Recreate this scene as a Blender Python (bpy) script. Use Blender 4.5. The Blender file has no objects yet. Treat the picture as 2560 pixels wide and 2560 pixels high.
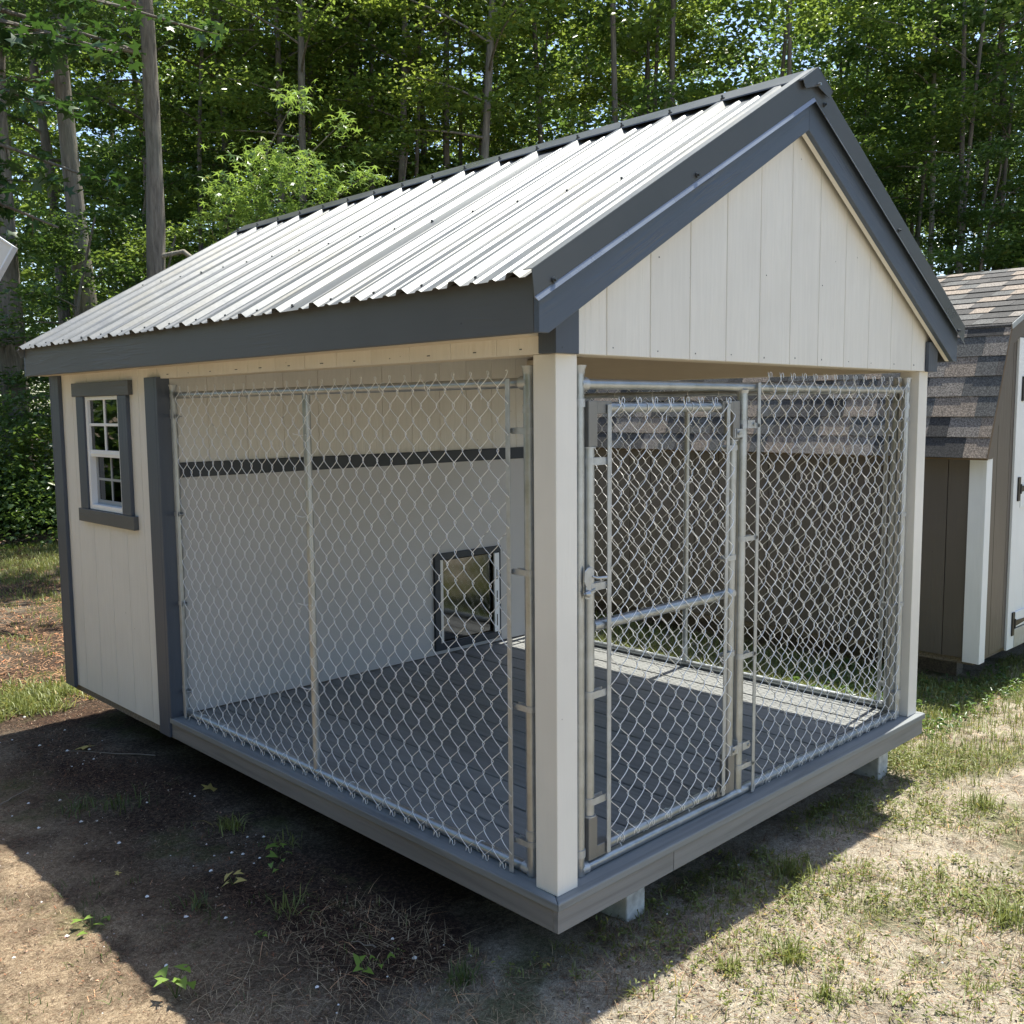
import bpy, math, random
import numpy as np
from math import radians, sin, cos, pi, sqrt, atan2
from mathutils import Vector, Matrix

sc = bpy.context.scene
col = sc.collection
rng = np.random.default_rng(7)
random.seed(7)

# ------------------------------------------------------------------ camera
cd = bpy.data.cameras.new('camera'); cam = bpy.data.objects.new('camera', cd); col.objects.link(cam)
cd.sensor_width = 36; cd.lens = 2452.553 / 2560 * 36; cd.clip_end = 2000; cd.clip_start = 0.05
YAW, PIT, ROL = -0.77346, -0.10365, -0.00843
_f = Vector((-sin(YAW)*cos(PIT), cos(YAW)*cos(PIT), sin(PIT)))
_r = Vector((cos(YAW), sin(YAW), 0)); _u = _r.cross(_f)
_R = _r*cos(ROL) + _u*sin(ROL); _U = -_r*sin(ROL) + _u*cos(ROL)
_m = Matrix((_R, _U, -_f)).transposed().to_4x4()
_m.translation = Vector((-1.99557, -1.86658, 1.41675))
cam.matrix_world = _m
sc.camera = cam

# ------------------------------------------------------------------ world and sun
SUN = Vector((0.322, 0.026, 1.0)).normalized()
world = bpy.data.worlds.new('World'); sc.world = world; world.use_nodes = True
wn = world.node_tree; wn.nodes.clear()
sky = wn.nodes.new('ShaderNodeTexSky'); sky.sky_type = 'NISHITA'; sky.sun_disc = False
sky.sun_elevation = math.asin(SUN.z); sky.sun_rotation = atan2(SUN.x, SUN.y)
sky.air_density = 1.0; sky.dust_density = 1.0; sky.ozone_density = 1.2
bg = wn.nodes.new('ShaderNodeBackground'); bg.inputs[1].default_value = 0.14
wo = wn.nodes.new('ShaderNodeOutputWorld')
wn.links.new(sky.outputs[0], bg.inputs[0]); wn.links.new(bg.outputs[0], wo.inputs[0])
ld = bpy.data.lights.new('sun', 'SUN'); ld.energy = 5.0; ld.angle = radians(0.5); ld.color = (1.0, 0.965, 0.86)
sun = bpy.data.objects.new('sun', ld); col.objects.link(sun)
sun.rotation_euler = SUN.to_track_quat('Z', 'Y').to_euler()
sc.view_settings.view_transform = 'Standard'; sc.view_settings.look = 'None'
sc.view_settings.exposure = 1.02; sc.view_settings.gamma = 1.0
sc.render.engine = 'CYCLES'
sc.cycles.max_bounces = 8; sc.cycles.diffuse_bounces = 4; sc.cycles.transparent_max_bounces = 8

GZ = -0.30   # ground level; deck top is z = 0

# ------------------------------------------------------------------ materials
def newmat(name):
    m = bpy.data.materials.new(name); m.use_nodes = True
    nt = m.node_tree; return m, nt, nt.nodes['Principled BSDF'], nt.nodes['Material Output']

def node(nt, t, **kw):
    n = nt.nodes.new(t)
    for k, v in kw.items():
        if k.startswith('i_'): n.inputs[int(k[2:]) if k[2:].isdigit() else k[2:].replace('_', ' ')].default_value = v
        else: setattr(n, k, v)
    return n

def coords(nt, scale, rot=(0, 0, 0), world_space=False, rand=True):
    """object or world coordinates scaled per axis; each object gets its own offset"""
    if world_space:
        g = nt.nodes.new('ShaderNodeNewGeometry'); src = g.outputs['Position']
    else:
        t = nt.nodes.new('ShaderNodeTexCoord'); src = t.outputs['Object']
    mp = node(nt, 'ShaderNodeMapping'); mp.inputs['Scale'].default_value = scale
    rt = node(nt, 'ShaderNodeMapping'); rt.inputs['Rotation'].default_value = rot
    nt.links.new(src, rt.inputs[0]); nt.links.new(rt.outputs[0], mp.inputs[0])
    out = mp.outputs[0]
    if rand and not world_space:
        oi = nt.nodes.new('ShaderNodeObjectInfo')
        ml = node(nt, 'ShaderNodeMath', operation='MULTIPLY'); ml.inputs[1].default_value = 83.0
        nt.links.new(oi.outputs['Random'], ml.inputs[0])
        ad = node(nt, 'ShaderNodeVectorMath', operation='ADD')
        nt.links.new(out, ad.inputs[0]); nt.links.new(ml.outputs[0], ad.inputs[1]); out = ad.outputs[0]
    return out

def ramp(nt, src, stops):
    r = nt.nodes.new('ShaderNodeValToRGB'); e = r.color_ramp.elements
    while len(e) < len(stops): e.new(0.5)
    for k, (p, c) in enumerate(stops):
        e[k].position = p; e[k].color = (c if len(c) == 4 else (*c, 1)) if not isinstance(c, float) else (c, c, c, 1)
    nt.links.new(src, r.inputs[0]); return r.outputs[0]

def mixc(nt, fac, a, b, blend='MIX'):
    m = nt.nodes.new('ShaderNodeMix'); m.data_type = 'RGBA'; m.blend_type = blend
    for s, v in ((0, fac), (6, a), (7, b)):
        if isinstance(v, (int, float)): m.inputs[s].default_value = v
        elif isinstance(v, tuple): m.inputs[s].default_value = (*v, 1) if len(v) == 3 else v
        else: nt.links.new(v, m.inputs[s])
    return m.outputs[2]

def noise(nt, vec, scale=1.0, detail=4, rough=0.55, dist=0.0):
    n = node(nt, 'ShaderNodeTexNoise'); n.inputs['Scale'].default_value = scale; n.inputs['Detail'].default_value = detail
    n.inputs['Roughness'].default_value = rough; n.inputs['Distortion'].default_value = dist
    nt.links.new(vec, n.inputs['Vector']); return n.outputs[0]

def bump(nt, h, bs, strength=0.5, dist=0.002, prev=None):
    b = node(nt, 'ShaderNodeBump'); b.inputs['Strength'].default_value = strength; b.inputs['Distance'].default_value = dist
    nt.links.new(h, b.inputs['Height'])
    if prev is not None: nt.links.new(prev, b.inputs['Normal'])
    nt.links.new(b.outputs[0], bs.inputs['Normal']); return b.outputs[0]

def painted_wood(name, colr, axis='z', rough=0.5, grain=1.0, nails=False, mottled=0.05, rot=(0, 0, 0), sheen=0.5):
    """paint over embossed cedar grain running along one axis"""
    m, nt, bs, out = newmat(name)
    k = {'x': (1.6, 26, 26), 'y': (26, 1.6, 26), 'z': (26, 26, 1.6)}[axis]
    v = coords(nt, k, rot)
    n1 = noise(nt, v, 1.0, 3, 0.5, 0.6)
    wv = ramp(nt, n1, [(0.0, 0.0), (0.42, 0.25), (0.5, 0.9), (0.58, 0.3), (1.0, 0.1)])
    v2 = coords(nt, tuple(c * 3.2 for c in k), rot)
    n2 = noise(nt, v2, 1.0, 4, 0.65)
    v3 = coords(nt, (2.1, 2.1, 2.1))
    patch = noise(nt, v3, 1.0, 3)
    pr = ramp(nt, patch, [(0.42, 0.0), (0.62, 1.0)])
    mm = node(nt, 'ShaderNodeMath', operation='MULTIPLY'); nt.links.new(wv, mm.inputs[0]); nt.links.new(pr, mm.inputs[1])
    b1 = bump(nt, mm.outputs[0], bs, min(1.0, 0.45 * grain), 0.005)
    bump(nt, n2, bs, 0.35 * grain, 0.0012, b1)
    dark = tuple(c * (1 - mottled * 2.2) for c in colr); lite = tuple(min(1, c * (1 + mottled)) for c in colr)
    c1 = ramp(nt, patch, [(0.25, dark), (0.75, lite)])
    c2 = mixc(nt, 0.10 * grain, c1, ramp(nt, n2, [(0.3, tuple(c * 0.55 for c in colr)), (0.7, tuple(min(1, c * 1.2) for c in colr))]))
    # dirt specks and nail heads
    v4 = coords(nt, (1, 1, 1)); vo = node(nt, 'ShaderNodeTexVoronoi'); vo.inputs['Scale'].default_value = 9.0
    nt.links.new(v4, vo.inputs['Vector'])
    sp = ramp(nt, vo.outputs['Distance'], [(0.0, 1.0), (0.022, 0.8), (0.03, 0.0), (1.0, 0.0)])
    c3 = mixc(nt, sp, c2, tuple(c * 0.35 for c in colr))
    nt.links.new(c3, bs.inputs['Base Color'])
    bs.inputs['Roughness'].default_value = rough; bs.inputs['Specular IOR Level'].default_value = sheen
    return m

def flat(name, colr, rough=0.5, metal=0.0, var=0.06, scale=8.0, bmp=0.0, spec=0.5):
    m, nt, bs, out = newmat(name)
    v = coords(nt, (scale, scale, scale)); n = noise(nt, v, 1.0, 5, 0.6)
    c = ramp(nt, n, [(0.3, tuple(x * (1 - var * 2) for x in colr)), (0.7, tuple(min(1, x * (1 + var)) for x in colr))])
    nt.links.new(c, bs.inputs['Base Color']); bs.inputs['Roughness'].default_value = rough; bs.inputs['Metallic'].default_value = metal
    bs.inputs['Specular IOR Level'].default_value = spec
    rr = ramp(nt, n, [(0.3, max(0.02, rough - 0.08)), (0.7, min(1.0, rough + 0.1))]); nt.links.new(rr, bs.inputs['Roughness'])
    if bmp: bump(nt, noise(nt, v, 9.0, 5, 0.7), bs, 0.6, bmp)
    return m

CREAM = (0.68, 0.655, 0.60)
M = {}
M['cream_z'] = painted_wood('cream_siding', CREAM, 'z', 0.55, 1.1)
M['cream_smooth'] = painted_wood('cream_board', (0.73, 0.70, 0.64), 'z', 0.5, 0.25)
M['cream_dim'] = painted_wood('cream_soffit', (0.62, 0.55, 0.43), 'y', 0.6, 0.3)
M['white_smooth'] = painted_wood('white_board', (0.46, 0.45, 0.44), 'x', 0.4, 0.12, mottled=0.02)
M['slate_z'] = painted_wood('slate_trim_upright', (0.060, 0.074, 0.098), 'z', 0.5, 0.5, mottled=0.08)
M['slate_y'] = painted_wood('slate_trim_side', (0.080, 0.083, 0.086), 'y', 0.5, 0.6, mottled=0.08)
M['slate_x'] = painted_wood('slate_trim_cross', (0.060, 0.074, 0.098), 'x', 0.5, 0.5, mottled=0.08)
M['slate_rake'] = painted_wood('slate_rake', (0.068, 0.088, 0.120), 'x', 0.48, 1.5, rot=(0, radians(29.9), 0), mottled=0.06)
M['slate_rake_r'] = painted_wood('slate_rake_far', (0.068, 0.088, 0.120), 'x', 0.48, 0.8, rot=(0, radians(-29.9), 0), mottled=0.06)
M['band'] = flat('band_paint', (0.028, 0.035, 0.045), 0.5)
M['trim_metal'] = flat('dark_trim_metal', (0.083, 0.086, 0.088), 0.34, 0.3, 0.03, 3.0)
M['osb'] = flat('osb_edge', (0.20, 0.165, 0.125), 0.85, 0, 0.3, 90, 0.002)
M['galv'] = flat('galvanised_pipe', (0.41, 0.435, 0.45), 0.36, 0.75, 0.12, 14.0)
M['galv_band'] = flat('galvanised_fitting', (0.44, 0.46, 0.47), 0.45, 0.55, 0.1, 30.0)
M['wire'] = flat('galvanised_wire', (0.86, 0.87, 0.87), 0.33, 0.5, 0.1, 20.0)
M['black_metal'] = flat('black_iron', (0.012, 0.012, 0.013), 0.45, 0.2)
M['white_vinyl'] = flat('white_vinyl', (0.78, 0.79, 0.80), 0.35, 0, 0.02)
M['grey_vinyl'] = flat('screened_vinyl', (0.30, 0.32, 0.34), 0.4, 0, 0.02)
M['concrete'] = flat('concrete_block', (0.62, 0.61, 0.58), 0.9, 0, 0.18, 22, 0.004)
M['brown_z'] = painted_wood('brown_siding', (0.105, 0.088, 0.072), 'z', 0.5, 0.9, mottled=0.06)
M['white_z'] = painted_wood('white_trim', (0.74, 0.75, 0.74), 'z', 0.5, 0.6, mottled=0.03)
M['brown_rake'] = painted_wood('brown_rake', (0.098, 0.082, 0.068), 'x', 0.5, 0.5, mottled=0.05)
M['ply'] = flat('plywood', (0.13, 0.09, 0.055), 0.8, 0, 0.15, 6)
M['screw'] = flat('screw_head', (0.10, 0.11, 0.12), 0.35, 0.6)

def glass(name, ior=1.5, ro=0.015):
    m, nt, bs, out = newmat(name)
    gl = node(nt, 'ShaderNodeBsdfGlossy'); gl.inputs['Roughness'].default_value = ro; gl.inputs['Color'].default_value = (0.95, 0.97, 1, 1)
    tr = node(nt, 'ShaderNodeBsdfTransparent'); tr.inputs['Color'].default_value = (0.25, 0.26, 0.26, 1)
    fr = node(nt, 'ShaderNodeFresnel'); fr.inputs['IOR'].default_value = ior
    bf = nt.nodes.new('ShaderNodeNewGeometry'); iv = node(nt, 'ShaderNodeMath', operation='SUBTRACT'); iv.inputs[0].default_value = 1.0; nt.links.new(bf.outputs['Backfacing'], iv.inputs[1])
    fm = node(nt, 'ShaderNodeMath', operation='MULTIPLY'); nt.links.new(fr.outputs[0], fm.inputs[0]); nt.links.new(iv.outputs[0], fm.inputs[1])
    mx = node(nt, 'ShaderNodeMixShader'); nt.links.new(fm.outputs[0], mx.inputs[0]); nt.links.new(tr.outputs[0], mx.inputs[1]); nt.links.new(gl.outputs[0], mx.inputs[2])
    nt.links.new(mx.outputs[0], out.inputs['Surface']); return m
M['glass'] = glass('window_glass')
M['flap'] = glass('dog_door_flap', ior=2.2, ro=0.07)

# metal roof
m, nt, bs, out = newmat('galvalume_roof')
v = coords(nt, (0.6, 9, 9), world_space=True); n = noise(nt, v, 1.0, 3, 0.5)
v2 = coords(nt, (60, 60, 60), world_space=True); n2 = noise(nt, v2, 1.0, 3, 0.6)
c = ramp(nt, n, [(0.3, (0.125, 0.132, 0.137)), (0.5, (0.160, 0.165, 0.163)), (0.72, (0.148, 0.146, 0.130))])
nt.links.new(mixc(nt, 0.06, c, ramp(nt, n2, [(0.3, (0.3, 0.3, 0.3)), (0.7, (0.9, 0.9, 0.9))])), bs.inputs['Base Color'])
bs.inputs['Metallic'].default_value = 0.55
nt.links.new(ramp(nt, n, [(0.3, 0.42), (0.7, 0.5)]), bs.inputs['Roughness'])
bump(nt, noise(nt, coords(nt, (1.2, 3.5, 2), world_space=True), 1.0, 2), bs, 0.15, 0.003)
M['roof'] = m

# composite deck boards
def deckmat(name, base, axis):
    m, nt, bs, out = newmat(name)
    k = {'x': (1.4, 34, 34), 'y': (34, 1.4, 34)}[axis]
    a = noise(nt, coords(nt, k), 1.0, 4, 0.6, 0.5); b = noise(nt, coords(nt, tuple(q * 4 for q in k)), 1.0, 3, 0.6)
    oi = nt.nodes.new('ShaderNodeObjectInfo')
    tone = ramp(nt, oi.outputs['Random'], [(0.0, tuple(q * 0.88 for q in base)), (1.0, tuple(q * 1.12 for q in base))])
    c1 = mixc(nt, 0.55, tone, ramp(nt, a, [(0.3, tuple(q * 0.55 for q in base)), (0.5, base), (0.75, tuple(q * 1.3 for q in base))]))
    nt.links.new(c1, bs.inputs['Base Color']); bs.inputs['Roughness'].default_value = 0.55
    bump(nt, b, bs, 0.4, 0.0015, bump(nt, a, bs, 0.4, 0.002)); return m
M['deck'] = deckmat('composite_board', (0.21, 0.214, 0.208), 'y')
M['nosing_y'] = deckmat('composite_nosing_side', (0.19, 0.202, 0.205), 'y')
M['nosing_x'] = deckmat('composite_nosing_front', (0.19, 0.202, 0.205), 'x')
M['skirt_y'] = deckmat('composite_skirt_side', (0.185, 0.18, 0.175), 'y')
M['skirt_x'] = deckmat('composite_skirt_front', (0.20, 0.20, 0.20), 'x')

def shingle_mat(name, c):
    m, nt, bs, out = newmat(name)
    n = noise(nt, coords(nt, (110, 110, 110)), 1.0, 3, 0.9); n2 = noise(nt, coords(nt, (420, 420, 420)), 1.0, 2, 0.8)
    c1 = ramp(nt, n, [(0.40, tuple(q * 0.4 for q in c)), (0.5, c), (0.63, tuple(min(1, q * 1.8) for q in c))])
    nt.links.new(c1, bs.inputs['Base Color']); bs.inputs['Roughness'].default_value = 0.9
    bump(nt, n2, bs, 0.6, 0.002); return m
SH = [shingle_mat('shingle_charcoal', (0.042, 0.040, 0.038)), shingle_mat('shingle_brown', (0.21, 0.172, 0.138)),
      shingle_mat('shingle_grey', (0.085, 0.084, 0.080)), shingle_mat('shingle_dark', (0.062, 0.058, 0.055)), shingle_mat('shingle_tan', (0.18, 0.16, 0.14))]

def bark(name, c):
    m, nt, bs, out = newmat(name)
    v = coords(nt, (22, 22, 3.2), world_space=True); n = noise(nt, v, 1.0, 5, 0.65, 0.4)
    v2 = coords(nt, (1.3, 1.3, 0.9), world_space=True); p = noise(nt, v2, 1.0, 3)
    c1 = ramp(nt, n, [(0.3, tuple(q * 0.45 for q in c)), (0.55, c), (0.75, tuple(q * 1.5 for q in c))])
    lich = ramp(nt, p, [(0.5, 0.0), (0.72, 0.6)])
    nt.links.new(mixc(nt, lich, c1, (0.20, 0.21, 0.17)), bs.inputs['Base Color'])
    bs.inputs['Roughness'].default_value = 0.95; bump(nt, n, bs, 1.0, 0.02); return m
BARK = [bark('bark_grey', (0.21, 0.185, 0.155)), bark('bark_brown', (0.17, 0.145, 0.12)), bark('bark_pale', (0.30, 0.27, 0.22))]

def leafmat(name, dark, lite, trans, rough=0.38, tfac=0.38):
    m, nt, bs, out = newmat(name)
    g = nt.nodes.new('ShaderNodeNewGeometry')
    r = g.outputs['Random Per Island']
    c = ramp(nt, r, [(0.0, dark), (0.6, lite), (0.93, tuple(min(1, q * 1.25) for q in lite)), (1.0, (lite[0] * 2.2, lite[1] * 1.35, lite[2]))])
    nt.links.new(c, bs.inputs['Base Color']); bs.inputs['Roughness'].default_value = rough
    bs.inputs['Specular IOR Level'].default_value = 0.5
    tl = node(nt, 'ShaderNodeBsdfTranslucent')
    nt.links.new(mixc(nt, 0.8, c, trans), tl.inputs['Color'])
    mx = node(nt, 'ShaderNodeMixShader'); mx.inputs[0].default_value = tfac
    nt.links.new(bs.outputs[0], mx.inputs[1]); nt.links.new(tl.outputs[0], mx.inputs[2]); nt.links.new(mx.outputs[0], out.inputs['Surface'])
    return m
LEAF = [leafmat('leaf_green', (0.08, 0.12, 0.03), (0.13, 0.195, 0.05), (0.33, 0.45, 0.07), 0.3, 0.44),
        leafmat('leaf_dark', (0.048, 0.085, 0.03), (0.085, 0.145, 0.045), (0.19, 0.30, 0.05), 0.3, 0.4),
        leafmat('leaf_sunny', (0.09, 0.13, 0.025), (0.15, 0.21, 0.045), (0.38, 0.48, 0.07), 0.33, 0.46)]  # sunny and dark copies put the wood's sun and shade into leaf colour
M['maple_leaf'] = leafmat('maple_leaf', (0.022, 0.055, 0.02), (0.045, 0.095, 0.03), (0.07, 0.15, 0.02), 0.4, 0.28)  # dark leaf colour also stands in for shade on these branches
M['gum_leaf'] = leafmat('star_leaf', (0.11, 0.18, 0.045), (0.17, 0.27, 0.07), (0.35, 0.50, 0.08), 0.3, 0.4)
M['seed_leaf'] = leafmat('seedling_leaf', (0.11, 0.20, 0.03), (0.17, 0.27, 0.04), (0.25, 0.35, 0.04), 0.5, 0.3)
M['yellow_leaf'] = leafmat('yellow_leaf', (0.36, 0.28, 0.06), (0.5, 0.40, 0.12), (0.5, 0.4, 0.1), 0.6, 0.2)
M['grass'] = leafmat('grass_blade', (0.10, 0.125, 0.03), (0.20, 0.225, 0.065), (0.26, 0.29, 0.06), 0.5, 0.3)
M['rust'] = leafmat('sunlit_rust_litter', (0.12, 0.055, 0.025), (0.34, 0.19, 0.10), (0.3, 0.15, 0.06), 0.8, 0.05)  # needle litter copy brightened, sun behind the kennel put into its colour
M['crumb'] = leafmat('dirt_crumb', (0.035, 0.024, 0.017), (0.26, 0.205, 0.155), (0.1, 0.08, 0.06), 0.9, 0.0)
M['grass_dull'] = leafmat('dull_grass_blade', (0.05, 0.075, 0.022), (0.10, 0.13, 0.035), (0.10, 0.15, 0.03), 0.55, 0.25)
M['straw'] = leafmat('straw_blade', (0.22, 0.16, 0.09), (0.42, 0.33, 0.21), (0.35, 0.25, 0.12), 0.7, 0.15)
M['needle'] = leafmat('pine_litter', (0.055, 0.028, 0.016), (0.17, 0.095, 0.055), (0.2, 0.1, 0.04), 0.8, 0.05)
M['litter'] = leafmat('dead_leaf', (0.12, 0.085, 0.06), (0.33, 0.25, 0.19), (0.3, 0.2, 0.1), 0.7, 0.1)
M['pebble'] = flat('white_quartz', (0.75, 0.74, 0.72), 0.5)
M['twig'] = flat('dry_twig', (0.22, 0.18, 0.14), 0.8)

# ground: sand, red-brown needle litter, thin moss and green, by world position; left side toned for sun and shade
m, nt, bs, out = newmat('yard_ground')
P = coords(nt, (1, 1, 1), world_space=True)
big = noise(nt, P, 1.15, 4, 0.6, 0.3); mid = noise(nt, P, 4.3, 5, 0.65, 0.2); fine = noise(nt, P, 60.0, 7, 0.85, 0.4); grit = noise(nt, P, 240.0, 3, 0.9)
sep = nt.nodes.new('ShaderNodeSeparateXYZ'); nt.links.new(P, sep.inputs[0])
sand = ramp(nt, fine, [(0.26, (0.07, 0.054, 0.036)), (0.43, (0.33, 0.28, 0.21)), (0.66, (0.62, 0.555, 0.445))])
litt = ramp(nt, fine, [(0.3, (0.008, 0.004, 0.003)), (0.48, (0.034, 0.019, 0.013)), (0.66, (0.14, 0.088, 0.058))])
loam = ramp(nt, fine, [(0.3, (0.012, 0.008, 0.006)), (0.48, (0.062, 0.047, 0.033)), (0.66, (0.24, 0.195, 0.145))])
mossc = ramp(nt, fine, [(0.3, (0.03, 0.035, 0.012)), (0.6, (0.10, 0.115, 0.035))])
# side mask: 0 on the needle side (x low, back), 1 on the sandy front right
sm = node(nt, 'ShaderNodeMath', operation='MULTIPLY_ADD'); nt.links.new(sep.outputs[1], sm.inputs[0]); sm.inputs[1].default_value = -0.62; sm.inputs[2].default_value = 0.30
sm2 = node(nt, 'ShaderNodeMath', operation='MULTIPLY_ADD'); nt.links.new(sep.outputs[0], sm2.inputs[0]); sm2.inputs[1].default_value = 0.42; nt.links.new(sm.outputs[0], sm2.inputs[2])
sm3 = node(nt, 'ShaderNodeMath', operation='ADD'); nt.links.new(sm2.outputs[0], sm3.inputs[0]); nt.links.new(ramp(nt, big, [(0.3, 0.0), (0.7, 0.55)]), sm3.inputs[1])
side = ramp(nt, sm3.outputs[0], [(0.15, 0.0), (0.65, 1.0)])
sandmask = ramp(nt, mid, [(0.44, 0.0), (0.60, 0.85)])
c_left = mixc(nt, ramp(nt, big, [(0.40, 0.0), (0.58, 0.9)]), litt, loam)  # needle litter toned darker, kennel shade put into its colour
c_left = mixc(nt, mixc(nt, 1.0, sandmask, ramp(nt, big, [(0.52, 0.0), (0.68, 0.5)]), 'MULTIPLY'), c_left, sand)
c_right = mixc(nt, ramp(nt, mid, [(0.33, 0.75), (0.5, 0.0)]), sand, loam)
lit_left = node(nt, 'ShaderNodeMath', operation='MULTIPLY_ADD'); nt.links.new(sep.outputs[0], lit_left.inputs[0]); lit_left.inputs[1].default_value = -1.5; lit_left.inputs[2].default_value = -0.55  # extra pale sand at far left, sunlight put into the ground colour
c_left = mixc(nt, mixc(nt, 1.0, ramp(nt, lit_left.outputs[0], [(0.0, 0.0), (0.7, 0.78)]), ramp(nt, mid, [(0.34, 0.25), (0.56, 1.0)]), 'MULTIPLY'), c_left, mixc(nt, 1.0, sand, (1.0, 0.86, 0.72), 'MULTIPLY'))
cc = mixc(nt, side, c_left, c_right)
mossm = ramp(nt, noise(nt, P, 2.1, 4, 0.6), [(0.55, 0.0), (0.66, 0.75)])
cc = mixc(nt, mossm, cc, mossc)
gr_ = ramp(nt, grit, [(0.30, 0.35), (0.5, 0.9), (0.72, 2.0)])
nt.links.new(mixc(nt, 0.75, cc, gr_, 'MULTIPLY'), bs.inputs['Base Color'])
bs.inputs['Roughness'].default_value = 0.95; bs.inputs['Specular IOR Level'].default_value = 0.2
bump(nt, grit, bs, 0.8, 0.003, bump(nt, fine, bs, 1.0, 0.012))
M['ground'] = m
m, nt, bs, out = newmat('forest_floor')
P = coords(nt, (1, 1, 1), world_space=True); fine = noise(nt, P, 14.0, 6, 0.75)
nt.links.new(ramp(nt, fine, [(0.3, (0.02, 0.014, 0.01)), (0.5, (0.075, 0.052, 0.036)), (0.72, (0.2, 0.15, 0.11))]), bs.inputs['Base Color'])
bs.inputs['Roughness'].default_value = 0.95; bump(nt, fine, bs, 1.0, 0.03); M['floor'] = m

# ------------------------------------------------------------------ builders
class MB:
    def __init__(s): s.v = []; s.f = []; s.sm = []
    def add(s, vs, fs, smooth=False):
        o = len(s.v); s.v += [tuple(q) for q in vs]; s.f += [tuple(i + o for i in q) for q in fs]; s.sm += [smooth] * len(fs); return s
    def box(s, x0, x1, y0, y1, z0, z1):
        vs = [(x0, y0, z0), (x1, y0, z0), (x1, y1, z0), (x0, y1, z0), (x0, y0, z1), (x1, y0, z1), (x1, y1, z1), (x0, y1, z1)]
        return s.add(vs, [(0, 3, 2, 1), (4, 5, 6, 7), (0, 1, 5, 4), (1, 2, 6, 5), (2, 3, 7, 6), (3, 0, 4, 7)])
    def prism(s, poly, a0, a1, axis='y'):
        """polygon in the two other axes, extruded along axis from a0 to a1"""
        n = len(poly)
        def pt(p, a):
            return {'y': (p[0], a, p[1]), 'x': (a, p[0], p[1]), 'z': (p[0], p[1], a)}[axis]
        area = sum(poly[i][0] * poly[(i + 1) % n][1] - poly[(i + 1) % n][0] * poly[i][1] for i in range(n))
        if (area < 0) == (axis in 'xz'): poly = poly[::-1]
        vs = [pt(p, a0) for p in poly] + [pt(p, a1) for p in poly]
        fs = [tuple(range(n)), tuple(range(2 * n - 1, n - 1, -1))] if axis == 'y' else [tuple(range(n - 1, -1, -1)), tuple(range(n, 2 * n))]
        for i in range(n):
            j = (i + 1) % n
            fs.append((j, i, i + n, j + n) if axis == 'y' else (i, j, j + n, i + n))
        return s.add(vs, fs)
    def tube(s, pts, r, n=8, caps=True):
        pts = [Vector(p) for p in pts]; rs = r if isinstance(r, (list, tuple)) else [r] * len(pts)
        vs = []; fs = []; prev = None
        for i, p in enumerate(pts):
            t = (pts[min(i + 1, len(pts) - 1)] - pts[max(i - 1, 0)]).normalized()
            if prev is None:
                a = Vector((0, 0, 1)) if abs(t.z) < 0.9 else Vector((1, 0, 0)); u = t.cross(a).normalized()
            else: u = (prev - t * prev.dot(t)).normalized()
            prev = u; w = t.cross(u)
            for k in range(n):
                a = 2 * pi * k / n; vs.append(p + (u * cos(a) + w * sin(a)) * rs[i])
        for i in range(len(pts) - 1):
            for k in range(n):
                fs.append((i * n + k, i * n + (k + 1) % n, (i + 1) * n + (k + 1) % n, (i + 1) * n + k))
        s.add(vs, fs, True)
        if caps:
            s.add([vs[k] for k in range(n)], [tuple(range(n - 1, -1, -1))]); s.add(vs[-n:], [tuple(range(n))])
        return s
    def mesh(s, name, mat):
        me = bpy.data.meshes.new(name); me.from_pydata(s.v, [], s.f)
        me.polygons.foreach_set('use_smooth', s.sm)
        if mat is not None: me.materials.append(mat)
        me.update(); return me

def link(name, me, parent=None, loc=(0, 0, 0), rz=0.0):
    o = bpy.data.objects.new(name, me); col.objects.link(o)
    if parent is not None: o.parent = parent
    o.location = loc; o.rotation_euler = (0, 0, rz)
    return o
def bevel(o, w=0.002, seg=2):
    b = o.modifiers.new('bevel', 'BEVEL'); b.width = w; b.segments = seg; b.limit_method = 'ANGLE'; b.angle_limit = radians(40); return o
def empty(name, loc=(0, 0, 0), rz=0.0, parent=None):
    o = bpy.data.objects.new(name, None); col.objects.link(o); o.location = loc; o.rotation_euler = (0, 0, rz); o.empty_display_size = 0.1
    if parent is not None: o.parent = parent
    return o
def tag(o, label=None, cat=None, group=None, kind=None):
    if label: o['label'] = label
    if cat: o['category'] = cat
    if group: o['group'] = group
    if kind: o['kind'] = kind
    return o
def boxo(name, mat, parent, x0, x1, y0, y1, z0, z1, bv=0.002):
    o = link(name, MB().box(x0, x1, y0, y1, z0, z1).mesh(name, mat), parent)
    if bv: bevel(o, bv)
    return o
def npmesh(name, V, F, mat, smooth=False):
    """V (n,3) float, F (m,k) int of one polygon size"""
    me = bpy.data.meshes.new(name); k = F.shape[1]
    me.vertices.add(len(V)); me.vertices.foreach_set('co', V.astype(np.float32).ravel())
    me.loops.add(F.size); me.loops.foreach_set('vertex_index', F.astype(np.int32).ravel())
    me.polygons.add(len(F)); me.polygons.foreach_set('loop_start', np.arange(0, F.size, k, dtype=np.int32))
    me.polygons.foreach_set('loop_total', np.full(len(F), k, dtype=np.int32))
    if smooth: me.polygons.foreach_set('use_smooth', np.ones(len(F), bool))
    if mat is not None: me.materials.append(mat)
    me.update(calc_edges=True); return me

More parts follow.
